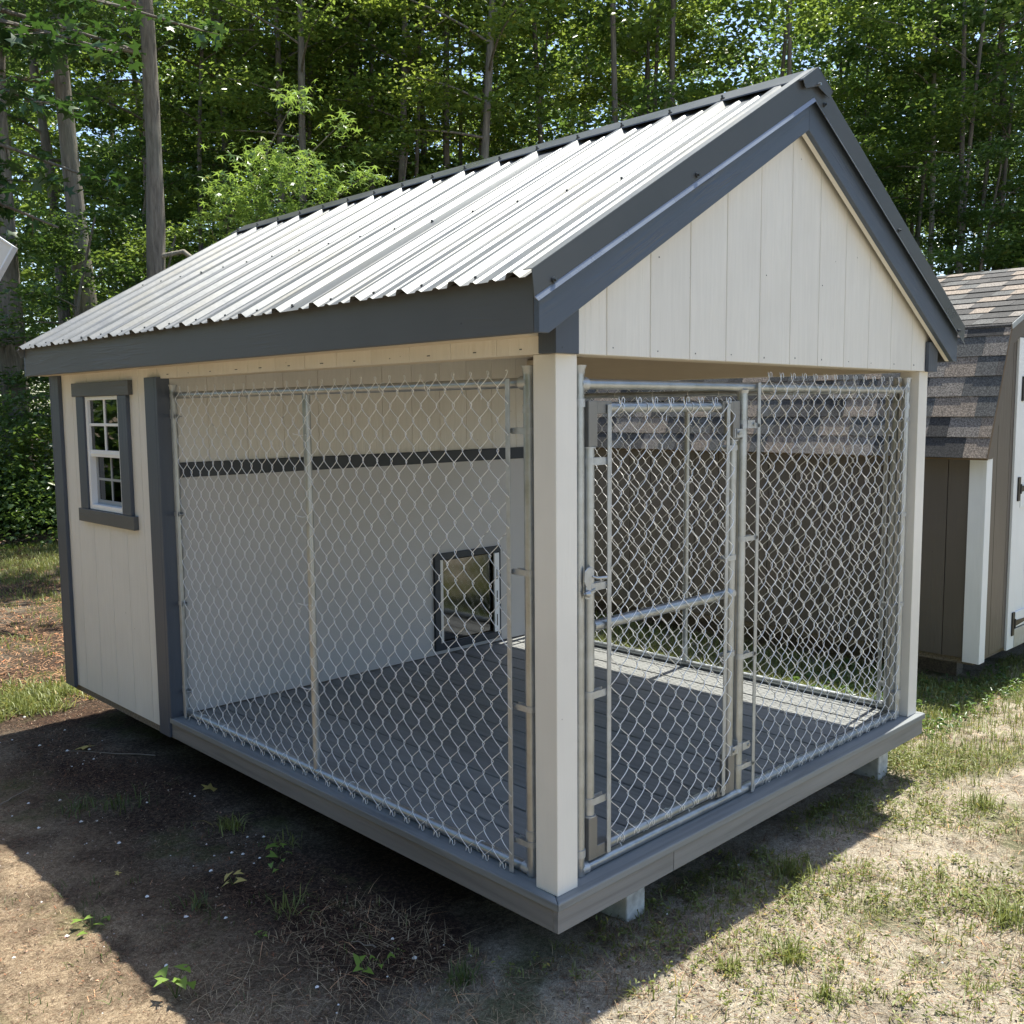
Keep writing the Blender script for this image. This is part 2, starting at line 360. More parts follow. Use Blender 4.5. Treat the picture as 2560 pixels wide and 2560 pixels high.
# ------------------------------------------------------------------ ground
def ground_height(x, y):
    h = 0.012 * np.sin(x * 2.1 + 0.7) * np.cos(y * 1.7) + 0.008 * np.sin(x * 5.3 + y * 3.1) + 0.004 * np.sin(x * 13 - y * 11) * np.cos(y * 17 + x * 5)
    return GZ + h * 0.8
def make_ground():
    def axis(lo, hi, fine0, fine1, step):
        a = list(np.arange(fine0, fine1, step)); s = step; x = fine1
        while x < hi: a.append(x); s *= 1.25; x += s
        a.append(hi); s = step; x = fine0
        pre = []
        while x > lo: s *= 1.25; x -= s; pre.append(max(x, lo))
        return np.array(pre[::-1] + a)
    xs = axis(-600, 600, -2.2, 5.5, 0.035); ys = axis(-600, 600, -2.2, 6.5, 0.035)
    X, Y = np.meshgrid(xs, ys); Z = ground_height(X, Y)
    r = np.random.default_rng(3)
    near = (X > -2.2) & (X < 5.5) & (Y > -2.2) & (Y < 6.5)
    Z = Z + near * r.normal(0, 0.0022, X.shape)
    far = np.hypot(X, Y) > 9; Z = np.where(far, GZ + (Z - GZ) * 0.3, Z)
    nx, ny = len(xs), len(ys); V = np.stack([X.ravel(), Y.ravel(), Z.ravel()], 1)
    i = np.arange(nx * ny).reshape(ny, nx)
    F = np.stack([i[:-1, :-1].ravel(), i[:-1, 1:].ravel(), i[1:, 1:].ravel(), i[1:, :-1].ravel()], 1)
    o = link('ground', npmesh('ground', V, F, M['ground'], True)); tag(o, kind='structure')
make_ground()
# forest floor strip, a low mound of litter under the trees
def make_floor():
    fx = Vector((0.70, 0.714)); rt = Vector((0.714, -0.70))
    nu, nv = 90, 50; V = []
    for j in range(nv):
        for i in range(nu):
            lat = -32 + 64 * i / (nu - 1); dep = 12.6 + (60 * (j / (nv - 1)) ** 1.6)
            dep0 = 0.7 * sin(lat * 0.9) + 0.4 * sin(lat * 2.3)
            x = -2 + fx.x * (dep + dep0) + rt.x * lat; y = -1.87 + fx.y * (dep + dep0) + rt.y * lat
            z = GZ - 0.03 + min(0.10, j * 0.05) + 0.03 * sin(x * 3 + y) + (0.05 * random.random() if j > 1 else 0)
            V.append((x, y, z))
    F = [(j * nu + i, j * nu + i + 1, (j + 1) * nu + i + 1, (j + 1) * nu + i) for j in range(nv - 1) for i in range(nu - 1)]
    tag(link('forest_floor', npmesh('forest_floor', np.array(V), np.array(F), M['floor'], True)), kind='structure')
make_floor()
# ------------------------------------------------------------------ dog kennel building
W, L1, LB = 2.438, 2.446, 3.72          # width, length of the open run, rear face of the boxed half
RZ0, RS = 1.757, 0.5755                 # roof plane on the left slope: z = RZ0 + RS * (x + 0.17)
XC = W / 2
def roofz(x): return RZ0 + RS * ((x if x < XC else W - x) + 0.17)
ken = empty('dog_kennel', (0, 0, GZ)); tag(ken, 'cream dog kennel with slate trim, ribbed metal roof and a fenced porch', 'dog kennel')
kid = empty  # kept for brevity
def kpart(o): o.location.z -= GZ; return o     # kennel parts are drawn in world heights
def K(name, mb, mat, bv=0.002, parent=None):
    o = link(name, mb.mesh(name, mat) if isinstance(mb, MB) else mb, parent or ken)
    if parent is None: kpart(o)
    if bv: bevel(o, bv)
    return o
def KB(name, mat, x0, x1, y0, y1, z0, z1, bv=0.002, parent=None):
    return K(name, MB().box(x0, x1, y0, y1, z0, z1), mat, bv, parent)

# deck ------------------------------------------------------------
frame = K('deck_frame', MB().box(0.0, W, 0.0, L1, -0.096, -0.03).box(0.02, W - 0.02, L1, LB - 0.03, -0.10, 0.0), M['osb'], 0)
deck = empty('deck', (0, 0, 0), parent=ken); kpart(deck)
x = 0.083; bw = 0.1397; gap = 0.0095; k = 0
me_board = MB().box(0, bw, 0.1105, L1 - 0.002, -0.025, 0.0).mesh('deck_board', M['deck'])
while x + bw <= W - 0.06:
    b = link('deck_board', me_board, deck, (x, 0, -0.0015 * (k % 3 == 1))); bevel(b, 0.002); x += bw + gap; k += 1
if x < W - 0.08: KB('deck_board', M['deck'], x, W - 0.083, 0.1105, L1 - 0.002, -0.025, 0.0, 0.002, deck)
d = 0.031
# mitred nosing boards round three sides
K('nosing_board', MB().prism([(-d, -d), (W + d, -d), (W - 0.108, 0.106), (0.079, 0.106)], -0.025, 0.0015, 'z'), M['nosing_x'], 0.004)
K('nosing_board', MB().prism([(-d - 0.0005, -d + 0.001), (0.078, 0.106), (0.078, L1 + 0.0), (-d - 0.0005, L1)], -0.025, 0.0015, 'z'), M['nosing_y'], 0.004)
K('nosing_board', MB().prism([(W + d, -d + 0.001), (W - 0.080, 0.106), (W - 0.080, L1), (W + d, L1)], -0.025, 0.0015, 'z'), M['nosing_y'], 0.004)
s0, s1 = -0.096, -0.0255
K('skirt_board', MB().box(-0.022, 0.534, -0.022, -0.002, s0, s1), M['skirt_x'], 0.0015)
K('skirt_board', MB().box(0.5365, W + 0.022, -0.022, -0.002, s0, s1), M['skirt_x'], 0.0015)
K('skirt_board', MB().box(-0.022, -0.002, -0.0015, L1 - 0.002, s0, s1), M['skirt_y'], 0.0015)
K('skirt_board', MB().box(W + 0.002, W + 0.022, -0.0015, L1 - 0.002, s0, s1), M['skirt_y'], 0.0015)

# porch posts ------------------------------------------------------
PW, H = 0.088, 1.571
for px in (0, W - PW): KB('post', M['cream_smooth'], px, px + PW, 0.0, PW, 0.0018, H, 0.0025)

# walls made of grooved planks ---------------------------------------
PT = 0.0115; PG = 0.0036
def rk0(x): return 1.617 + RS * ((x if x < XC else W - x) + 0.10)
def planks(wall, axis, origin, face, sgn, a0, a1, z0, z1, mat, top=None, step=0.2032):
    """upright planks between a0 and a1 along axis ('x' or 'y'); face = outer plane, sgn = outward sign; top(a) clips the height"""
    k0 = math.floor((a0 - origin) / step + 1e-6); a = origin + k0 * step
    while a < a1 - 0.004:
        b0, b1 = max(a + PG / 2, a0), min(a + step - PG / 2, a1)
        if b1 - b0 > 0.004:
            c0, c1 = face, face - sgn * PT
            cuts = [b0] + ([XC] if (top and b0 < XC < b1) else []) + [b1]
            poly = [(b0, z0), (b1, z0)] + [(c, top(c) if top else z1) for c in reversed(cuts)]
            o = link('plank', MB().prism(poly, min(c0, c1), max(c0, c1), 'y' if axis == 'x' else 'x').mesh('plank', mat), wall)
            bevel(o, 0.0018, 1)
        a += step
def wall(name): e = empty(name, (0, 0, 0), parent=ken); kpart(e); return e
rl = lambda c: 1.617 + RS * ((c if c < XC else W - c) + 0.10) + 0.157
gw = wall('gable_wall')
planks(gw, 'x', 0.0, -0.012, -1, 0.066, 2.374, H, 0, M['cream_z'], top=rl)
link('sheathing', MB().prism([(0.0, H), (W, H), (W, rl(0)), (XC, rl(XC)), (0.0, rl(0))], -0.0082, 0.014, 'y').mesh('sheathing', M['cream_smooth']), gw)
link('header_beam', MB().box(PW, W - PW, 0.0145, 0.088, H, H + 0.14).mesh('header_beam', M['cream_dim']), gw)
for side, fx, sg in (('left', -0.012, -1), ('right', W + 0.012, 1)):
    hw = wall('side_header')
    planks(hw, 'y', 0.0215, fx, sg, 0.040, L1 + 0.002, H, 1.70, M['cream_z'])
    link('siding_base', MB().box(-0.0086, -0.0004, 0.041, L1, H + 0.001, 1.70).mesh('siding_base', M['cream_smooth']) if sg < 0 else MB().box(W + 0.0004, W + 0.0086, 0.041, L1, H + 0.001, 1.70).mesh('siding_base', M['cream_smooth']), hw)
    x0, x1 = (0.0, 0.088) if sg < 0 else (W - 0.088, W)
    link('header_beam', MB().box(x0, x1, 0.0885, L1 - 0.001, H, 1.72).mesh('header_beam', M['cream_dim']), hw)
# boxed half: side walls with a window opening on the left
WY0, WY1, WZ0, WZ1 = 2.861, 3.285, 0.925, 1.497
lw = wall('left_wall')
def cutplanks(wl, face, sgn, y0, y1, z0, z1, mat, hole=None):
    step = 0.2032; a = 0.0215 + math.floor((y0 - 0.0215) / step) * step
    while a < y1 - 0.004:
        b0, b1 = max(a + PG / 2, y0), min(a + step - PG / 2, y1); spans = []
        if b1 - b0 > 0.004:
            if hole and b1 > hole[0] and b0 < hole[1]:
                if b0 < hole[0]: spans.append((b0, hole[0], z0, z1))
                if b1 > hole[1]: spans.append((hole[1], b1, z0, z1))
                c0, c1 = max(b0, hole[0]), min(b1, hole[1]); spans += [(c0, c1, z0, hole[2]), (c0, c1, hole[3], z1)]
            else: spans.append((b0, b1, z0, z1))
        if spans:
            for (p, q, r_, t) in spans: link('plank', MB().box(min(face, face - sgn * PT), max(face, face - sgn * PT), p, q, r_, t).mesh('plank', mat), wl)
        a += step
cutplanks(lw, -0.012, -1, L1 + 0.002, LB - 0.02, -0.075, 1.70, M['cream_z'], (WY0, WY1, WZ0, WZ1))
for nm, a_, b_, mt in (('sheathing', 0.0, 0.03, M['ply']), ('siding_base', -0.0086, -0.0004, M['cream_smooth'])):
    mb = MB(); mb.box(a_, b_, L1 + 0.001, WY0, -0.072, 1.72).box(a_, b_, WY1, LB - 0.021, -0.072, 1.72).box(a_, b_, WY0, WY1, -0.072, WZ0).box(a_, b_, WY0, WY1, WZ1, 1.72)
    link(nm, mb.mesh(nm, mt), lw)
rw = wall('right_wall')
cutplanks(rw, W + 0.012, 1, L1 + 0.002, LB - 0.02, -0.075, 1.70, M['cream_z'])
link('sheathing', MB().box(W - 0.03, W, L1, LB - 0.02, -0.072, 1.72).mesh('sheathing', M['ply']), rw)
bw_ = wall('back_wall')
planks(bw_, 'x', 0.0, LB - 0.005, 1, 0.0, W, -0.075, 0, M['cream_z'], top=rl)
link('sheathing', MB().prism([(0.0, -0.07), (W, -0.07), (W, rl(0)), (XC, rl(XC)), (0.0, rl(0))], LB - 0.035, LB - 0.018, 'y').mesh('sheathing', M['ply']), bw_)
K('osb_sill', MB().box(-0.002, 0.03, L1 + 0.02, LB - 0.025, -0.112, -0.0755), M['osb'], 0)
# partition wall facing the porch: smooth board below, planks above, slate band between, opening for the dog door
DX0, DX1, DZ0, DZ1 = 1.607, 2.048, 0.070, 0.560
iw = wall('partition_wall')
planks(iw, 'x', 0.0175, L1 - 0.004, -1, 0.03, W - 0.03, 1.187, 0, M['cream_z'], top=lambda c: roofz(c) - 0.02)
mb = MB().box(0.031, DX0, L1 - 0.012, L1, 0.006, 1.119).box(DX1, W - 0.031, L1 - 0.012, L1, 0.006, 1.119).box(DX0, DX1, L1 - 0.012, L1, 0.006, DZ0).box(DX0, DX1, L1 - 0.012, L1, DZ1, 1.119)
link('smooth_board', mb.mesh('smooth_board', M['white_smooth']), iw)
bevel(link('band_board', MB().box(0.031, W - 0.031, L1 - 0.022, L1, 1.1195, 1.1865).mesh('band_board', M['band']), iw), 0.002)
mb = MB().box(0.03, DX0, L1 + 0.0005, L1 + 0.04, 0.0, 1.18).box(DX1, W - 0.03, L1 + 0.0005, L1 + 0.04, 0.0, 1.18).box(DX0, DX1, L1 + 0.0005, L1 + 0.04, 0.0, DZ0).box(DX0, DX1, L1 + 0.0005, L1 + 0.04, DZ1, 1.18)
mb.prism([(0.03, 1.18), (W - 0.03, 1.18), (W - 0.03, roofz(0.03) - 0.019), (XC, roofz(XC) - 0.019), (0.03, roofz(0.03) - 0.019)], L1 + 0.0125, L1 + 0.04, 'y')
link('sheathing', mb.mesh('sheathing', M['ply']), iw)

link('siding_base', MB().prism([(0.032, 1.188), (W - 0.032, 1.188), (W - 0.032, roofz(0.032) - 0.022), (XC, roofz(XC) - 0.022), (0.032, roofz(0.032) - 0.022)], L1 + 0.0002, L1 + 0.003, 'y').mesh('siding_base', M['cream_smooth']), iw)

mb = MB(); rn = random.Random(3)
for k in range(12):
    for (zz, pr) in ((H + 0.022, 1.0), (H + 0.30, 0.5)):
        x = 0.2032 * k + 0.02 + rn.uniform(0, 0.02)
        if 0.08 < x < W - 0.08 and rn.random() < pr and zz < rk0(x) - 0.03: mb.tube([(x, -0.0118, zz + rn.uniform(-.006, .006)), (x, -0.0132, zz)], 0.0019, 6)
for k in range(12): mb.tube([(-0.0118, 0.12 + 0.2032 * k + rn.uniform(-.02, .02), H + 0.016), (-0.0132, 0.12 + 0.2032 * k, H + 0.016)], 0.0019, 6)
tag(K('siding_nails', mb, M['screw'], 0), kind='stuff')

# dog door -----------------------------------------------------------
dd = empty('dog_door', (0, 0, 0), parent=ken); kpart(dd); dd['label'] = 'low slate framed dog door with clear flap'
yf = L1 - 0.031
for (a, b, c, e) in ((1.566, 2.086, DZ1, 0.598), (1.566, 2.086, 0.030, DZ0), (1.566, DX0, DZ0 + .0005, DZ1 - .0005), (DX1 + 0.022, 2.086, DZ0 + .0005, DZ1 - .0005)):
    bevel(link('casing', MB().box(a, b, yf, L1 - 0.0125, c, e).mesh('casing', M['band']), dd), 0.002)
link('jamb', MB().box(DX0 + 0.001, DX0 + 0.028, L1 - 0.020, L1 + 0.045, DZ0 + 0.001, DZ1 - 0.001).mesh('jamb', M['cream_smooth']), dd)
hl = link('hinge_strip', MB().box(2.030, 2.069, yf - 0.004, yf + 0.006, 0.073, 0.556).mesh('hinge_strip', M['white_vinyl']), dd); bevel(hl, 0.001)
for zc in (0.145, 0.29, 0.43):
    link('slot', MB().box(2.046, 2.052, yf - 0.0055, yf - 0.0035, zc - 0.035, zc + 0.035).mesh('slot', M['black_metal']), dd)
link('flap', MB().box(DX0 + 0.029, 2.0295, L1 - 0.010, L1 - 0.005, 0.082, 0.552).mesh('flap', M['flap']), dd)
link('dark_interior_sheet', MB().box(DX0 + 0.029, 2.045, L1 + 0.20, L1 + 0.205, 0.01, 0.60).mesh('dark_interior_sheet', M['black_metal']), dd)  # black sheet added behind the flap for the unlit interior

# corner trims -----------------------------------------------------
tz0, tz1 = -0.094, 1.578
KB('corner_board', M['slate_z'], -0.033, -0.0125, L1, L1 + 0.105, tz0, tz1)
KB('corner_board', M['slate_z'], -0.033, 0.030, L1 - 0.022, L1 - 0.0005, 0.002, tz1)
KB('corner_board', M['slate_z'], -0.033, -0.0125, LB - 0.105, LB, -0.088, 1.70)
KB('corner_board', M['slate_z'], -0.033, 0.05, LB + 0.0005, LB + 0.02, -0.088, 1.70)
for sx in (0, 1):
    a = lambda p, q: (p, q) if sx == 0 else (W - q, W - p)
    K('corner_board', MB().box(*a(-0.029, -0.0125), -0.0285, 0.039, H - 0.001, 1.70), M['slate_z'])
    K('corner_board', MB().box(*a(-0.0295, 0.065), -0.029, -0.0125, H - 0.0015, 1.70 if sx else 1.70), M['slate_z'])

# window -------------------------------------------------------------
wd = empty('window', (0, 0, 0), parent=ken); kpart(wd); wd['label'] = 'small white double-hung window in slate casing'
for (y0, y1, z0, z1, x0) in ((2.722, 3.422, 1.503, 1.572, -0.036), (2.724, 3.408, 0.857, 0.924, -0.036), (2.760, 2.8605, 0.9245, 1.5025, -0.032), (3.2855, 3.381, 0.9245, 1.5025, -0.032)):
    o = link('casing', MB().box(x0, -0.0125, y0, y1, z0, z1).mesh('casing', M['slate_z'] if z1 - z0 > 0.2 else M['slate_y']), wd); bevel(o, 0.002)
fy0, fy1, fz0, fz1 = 2.862, 3.284, 0.926, 1.502
mb = MB().box(-0.022, 0.03, fy0, fy0 + 0.026, fz0, fz1).box(-0.022, 0.03, fy1 - 0.026, fy1, fz0, fz1).box(-0.0215, 0.0295, fy0 + 0.0262, fy1 - 0.0262, fz0, fz0 + 0.026).box(-0.0215, 0.0295, fy0 + 0.0262, fy1 - 0.0262, fz1 - 0.018, fz1)
bevel(link('window_frame', mb.mesh('window_frame', M['white_vinyl']), wd), 0.0015)
ym = (fy0 + fy1) / 2
mb = MB().box(-0.016, 0.006, fy0 + 0.027, fy1 - 0.027, 1.198, 1.232).box(-0.019, 0.008, fy0 + 0.0275, fy1 - 0.0275, 1.209, 1.218)
mb.box(-0.012, 0.002, ym - 0.007, ym + 0.007, 1.2325, 1.484).box(-0.0125, 0.0015, fy0 + 0.0265, ym - 0.0075, 1.353, 1.367).box(-0.0125, 0.0015, ym + 0.0075, fy1 - 0.0265, 1.353, 1.367)
bevel(link('upper_sash', mb.mesh('upper_sash', M['white_vinyl']), wd), 0.001)
mb = MB().box(0.009, 0.026, fy0 + 0.027, fy1 - 0.027, 0.953, 0.975).box(0.009, 0.026, fy1 - 0.047, fy1 - 0.0275, 0.9755, 1.197).box(0.009, 0.026, fy0 + 0.0275, fy0 + 0.047, 0.9755, 1.197)
mb.box(0.010, 0.02, ym - 0.006, ym + 0.006, 0.9755, 1.1965).box(0.0105, 0.0195, fy0 + 0.0475, ym - 0.0065, 1.076, 1.088).box(0.0105, 0.0195, ym + 0.0065, fy1 - 0.0475, 1.076, 1.088)
link('lower_sash', mb.mesh('lower_sash', M['grey_vinyl']), wd)
for i, (za, zb) in enumerate(((1.2325, 1.3525), (1.3675, 1.4835))):
    for (ya, yb) in ((fy0 + 0.0265, ym - 0.0075), (ym + 0.0075, fy1 - 0.0265)):
        link('pane', MB().box(-0.006, -0.003, ya, yb, za, zb).mesh('pane', M['glass']), wd)
for (za, zb) in ((0.9755, 1.0755), (1.0885, 1.1965)):
    for (ya, yb) in ((fy0 + 0.0475, ym - 0.0065), (ym + 0.0065, fy1 - 0.0475)):
        link('pane', MB().box(0.014, 0.017, ya, yb, za, zb).mesh('pane', M['glass']), wd)

# roof ---------------------------------------------------------------
FY0, FY1 = -0.050, 3.773
K('fascia', MB().box(-0.137, -0.118, FY0 + 0.0005, FY1, 1.617, 1.768), M['slate_y'])
K('fascia', MB().box(W + 0.118, W + 0.137, FY0 + 0.0005, FY1, 1.617, 1.768), M['slate_y'])
for sg in (0, 1):
    a, b = (-0.1175, -0.0125) if sg == 0 else (W + 0.0125, W + 0.1175)
    K('soffit', MB().box(a, b, 0.04, FY1 - 0.01, 1.6195, 1.628), M['cream_dim'], 0)
def rk(x): return 1.617 + RS * (x + 0.10)
def mirror(p): return [(W - q[0], q[1]) for q in p]
tp = lambda x: roofz(x) - 0.012
left = [(-0.137, 1.617), (-0.100, 1.617), (XC - 0.0004, rk(XC)), (XC - 0.0004, tp(XC)), (-0.137, tp(-0.137))]
K('rake_board', MB().prism(left, -0.070, -0.0505, 'y'), M['slate_rake'], 0.002)
K('rake_board', MB().prism(mirror(left), -0.070, -0.0505, 'y'), M['slate_rake_r'], 0.002)
sof = [(-0.117, 1.6195), (-0.100, 1.6195), (XC, rk(XC) + 0.0025), (XC, rk(XC) + 0.012), (-0.117, 1.640)]
K('rake_backer', MB().prism(sof, -0.0503, -0.033, 'y'), M['cream_smooth'], 0)
K('rake_backer', MB().prism(mirror(sof), -0.0503, -0.033, 'y'), M['cream_smooth'], 0)
sof2 = [(-0.117, 1.66), (XC, rk(XC) + 0.04), (XC, tp(XC) - 0.02), (-0.117, tp(-0.117) - 0.02)]
for f in (lambda p: p, mirror): K('rear_rake', MB().prism(f(left), FY1 + 0.0005, FY1 + 0.02, 'y'), M['slate_rake'], 0)
# sheathing under the metal
for f in (lambda p: p, mirror):
    K('roof_deck', MB().prism(f([(-0.117, roofz(-0.117) - 0.018), (XC, roofz(XC) - 0.018), (XC, roofz(XC) - 0.006), (-0.117, roofz(-0.117) - 0.006)]), FY0 + 0.001, FY1 - 0.001, 'y'), M['ply'], 0)
# ribbed sheets: profile across y, run up the slope
ang = math.atan(RS); SL = (XC + 0.17) / cos(ang) - 0.03; RIB = 0.2335; R0 = 0.229
def profile(y0, y1):
    pts = [(y0, 0.0)]
    k = math.ceil((y0 - R0) / RIB - 0.5)
    while R0 + k * RIB < y1 + RIB:
        c = R0 + k * RIB
        for (dy, h) in ((-0.028, 0), (-0.012, 0.017), (0.012, 0.017), (0.028, 0)): pts.append((c + dy, h))
        for q in (1, 2):
            c2 = c + RIB * q / 3
            for (dy, h) in ((-0.015, 0), (-0.006, 0.0058), (0.006, 0.0058), (0.015, 0)): pts.append((c2 + dy, h))
        k += 1
    pts = sorted([p for p in pts if y0 <= p[0] <= y1]); pts.append((y1, 0.0)); return pts
def sheet(y0, y1, right=False, lift=0.0):
    pr = profile(y0, y1); vs = []; fs = []; n = len(pr)
    th = 0.0009
    for off in (0.0, -th):
        for s in (0.0, SL):
            for (y, h) in pr:
                X = -0.17 + s * cos(ang) - (h + off + lift) * sin(ang); Z = RZ0 + s * sin(ang) + (h + off + lift) * cos(ang)
                vs.append(((W - X) if right else X, y, Z))
    for i in range(n - 1):
        fs += [(i, i + 1, n + i + 1, n + i), (2 * n + i, 3 * n + i, 3 * n + i + 1, 2 * n + i + 1), (i, 2 * n + i, 2 * n + i + 1, i + 1)]
    return MB().add(vs, fs)
cuts = [-0.052, R0 + 3.5 * RIB, R0 + 7.5 * RIB, R0 + 11.5 * RIB, 3.790]
for rgt in (False, True):
    for a, b in zip(cuts[:-1], cuts[1:]): K('roof_panel', sheet(a, b, rgt), M['roof'], 0)
# gable fold hanging at the rear left corner
K('rear_edge_trim', MB().prism([(-0.172, RZ0 - 0.002), (XC, roofz(XC) - 0.004), (XC, roofz(XC) - 0.055), (-0.150, RZ0 - 0.042)], 3.791, 3.794, 'y'), M['roof'], 0)
# screws beside the ribs
def screws(rgt):
    mb = MB()
    for s_ in (0.035, 0.76):
        for k in range(0, 16):
            y = R0 + k * RIB - 0.062
            if y < 0.05: continue
            c = Vector((-0.17 + s_ * cos(ang), y, RZ0 + s_ * sin(ang))); nrm = Vector((-sin(ang), 0, cos(ang)))
            a, b, e = c, c + nrm * 0.003, c + nrm * 0.010
            f = (lambda p: Vector((W - p.x, p.y, p.z))) if rgt else (lambda p: p)
            mb.tube([f(a), f(b)], 0.007, 6); mb.tube([f(b), f(e)], 0.0042, 6)
    o = K('roof_screws', mb, M['screw'], 0); tag(o, kind='stuff')
screws(False); screws(True)
# rake flashing
for f in (lambda p: p, mirror):
    face = [(-0.170, rk(-0.170) + 0.128), (XC, rk(XC) + 0.107), (XC, roofz(XC) + 0.022), (-0.178, roofz(-0.178) + 0.020)]
    K('rake_flashing', MB().prism(f(face), -0.086, -0.083, 'y'), M['trim_metal'], 0)
    lip = [(-0.163, rk(-0.163) + 0.113), (XC, rk(XC) + 0.092), (XC, rk(XC) + 0.1065), (-0.170, rk(-0.170) + 0.1275)]
    K('rake_flashing_lip', MB().add([(q[0], y, q[1]) for q, y in zip(f(lip), (-0.094, -0.094, -0.0865, -0.0865))] + [(q[0], y + 0.003, q[1]) for q, y in zip(f(lip), (-0.094, -0.094, -0.0865, -0.0865))], [(0, 1, 2, 3), (7, 6, 5, 4), (0, 4, 5, 1), (2, 6, 7, 3), (0, 3, 7, 4), (1, 5, 6, 2)]), flat('flashing_lip', (0.20, 0.225, 0.26), 0.3, 0.4), 0)
    tpf = [(-0.178, roofz(-0.178) + 0.0205), (XC, roofz(XC) + 0.0225), (XC, roofz(XC) + 0.0245), (-0.178, roofz(-0.178) + 0.0225)]
    K('rake_flashing_top', MB().prism(f(tpf), -0.086, -0.052, 'y'), M['roof'], 0)
    mb = MB()
    for xx in (-0.10, 0.53, 1.15) if f is mirror else (-0.10, 0.53):
        z = rk(xx) + 0.135; X = f([(xx, z)])[0][0]; mb.tube([(X, -0.0875, z), (X, -0.092, z)], 0.008, 8).tube([(X, -0.092, z), (X, -0.099, z)], 0.0045, 6)
    o = K('flashing_screws', mb, M['screw'], 0); tag(o, kind='stuff')
# ridge cap: two raised flanges with a hemmed edge
cw = 0.118; hn = Vector((-sin(ang), 0, cos(ang)))
for f in (lambda p: p, mirror):
    a = [(XC, roofz(XC) + 0.0245), (XC - cw * cos(ang), roofz(XC - cw * cos(ang)) + 0.0225), (XC - cw * cos(ang) - 0.002, roofz(XC - cw * cos(ang)) + 0.017), (XC - cw * cos(ang) + 0.003, roofz(XC - cw * cos(ang)) + 0.018), (XC, roofz(XC) + 0.020)]
    K('ridge_cap', MB().prism(f(a), -0.101, 3.80, 'y'), M['trim_metal'], 0)
    e = [(XC, roofz(XC) + 0.0235), (XC - cw * cos(ang), roofz(XC - cw * cos(ang)) + 0.0215), (XC - cw * cos(ang) + 0.02, roofz(XC) - 0.064), (XC, roofz(XC) - 0.040)]
    K('ridge_cap_end', MB().prism(f(e), -0.1005, -0.0985, 'y'), M['trim_metal'], 0)
mb = MB()
for k in range(0, 16):
    y = R0 + k * RIB; xx = XC - 0.085; z = roofz(xx) + 0.024; mb.tube([(xx, y, z), (xx - 0.006, y, z + 0.011)], 0.0045, 6); mb.tube([(xx, y, z), (xx - 0.0015, y, z + 0.003)], 0.009, 6)
tag(K('ridge_screws', mb, M['screw'], 0), kind='stuff')
K('peak_screw', MB().tube([(XC, -0.101, roofz(XC) - 0.035), (XC, -0.112, roofz(XC) - 0.035)], 0.005, 8), M['galv'], 0)

# concrete blocks under the deck --------------------------------------
def block(x, label, dy=0.0):
    b = empty('concrete_block', (x, 0.10 + dy, GZ)); tag(b, label, 'block', 'concrete blocks under the kennel')
    mb = MB().box(0, 0.097, 0, 0.30, -0.02, 0.203)
    o = link('block_body', mb.mesh('block_body', M['concrete']), b); bevel(o, 0.006, 2)
    mb = MB().box(0.03, 0.067, 0.302, 0.305, 0, 0.2)
    return b
block(0.4445, 'white concrete block under the near corner of the kennel deck')
block(2.286, 'pale concrete block under the far right corner of the kennel deck')
# ------------------------------------------------------------------ chain-link
VP = 0.0925; HP = 0.02; TW = 0.0062; WR = 0.00134
def wire_mesh(nhalf, dirn, vp, hp=HP, hook=True, tophook=True, ys=1.0):
    """one zigzag wire, nhalf half-periods tall; dirn=+1 begins and ends bent towards +x"""
    n = 10; pts = []
    A = hp + 0.0040
    def pos(k):
        th = pi * k / n; c = cos(th); q = (th / pi) % 2.0; tri = 1 - 2 * (q if q <= 1 else 2 - q)
        return Vector((dirn * A * (0.74 * tri + 0.26 * c), ys * TW * (abs(sin(th)) ** 0.7) * (1 if sin(th) > 0 else -1) * dirn, vp * th / (2 * pi)))
    for k in range(0, nhalf * n + 1): pts.append(pos(k))
    if hook:
        def hk(p, up, dr):
            return [p + Vector((dr * 0.0035, 0.002, up * 0.010)), p + Vector((dr * 0.0065, 0.0, up * 0.0145)), p + Vector((dr * 0.0095, -0.003, up * 0.009)), p + Vector((dr * 0.0075, -0.004, -up * 0.004))]
        dr1 = dirn if nhalf % 2 == 0 else -dirn
        pts = hk(pts[0], -1, dirn)[::-1] + pts + (hk(pts[-1], 1, dr1) if tophook else [pts[-1] + Vector((-dr1 * 0.0015, 0.001, 0.005)), pts[-1] + Vector((-dr1 * 0.006, 0.003, 0.003))])
    return MB().tube(pts, WR, 5, False).mesh('wire', M['wire'])
_wc = {}
def wires(par, centers, z0, nhalf, vp, y, first_dir, hp=HP, tophook=True, ys=1.0):
    rj = random.Random(len(centers))
    for i, c in enumerate(centers):
        dr = first_dir if i % 2 == 0 else -first_dir
        key = (nhalf, dr, round(vp, 5), round(hp, 5), tophook, ys)
        if key not in _wc: _wc[key] = wire_mesh(nhalf, dr, vp, hp, True, tophook, ys)
        w = link('wire', _wc[key], par, (c + rj.uniform(-0.0009, 0.0009), y + rj.uniform(-0.001, 0.001), z0 + rj.uniform(-0.0012, 0.0012))); w.rotation_euler.y = rj.uniform(-0.0012, 0.0012)
def pipe(name, par, p, q, r, mat=None): return link(name, MB().tube([p, q], r, 14).mesh(name, mat or M['galv']), par)
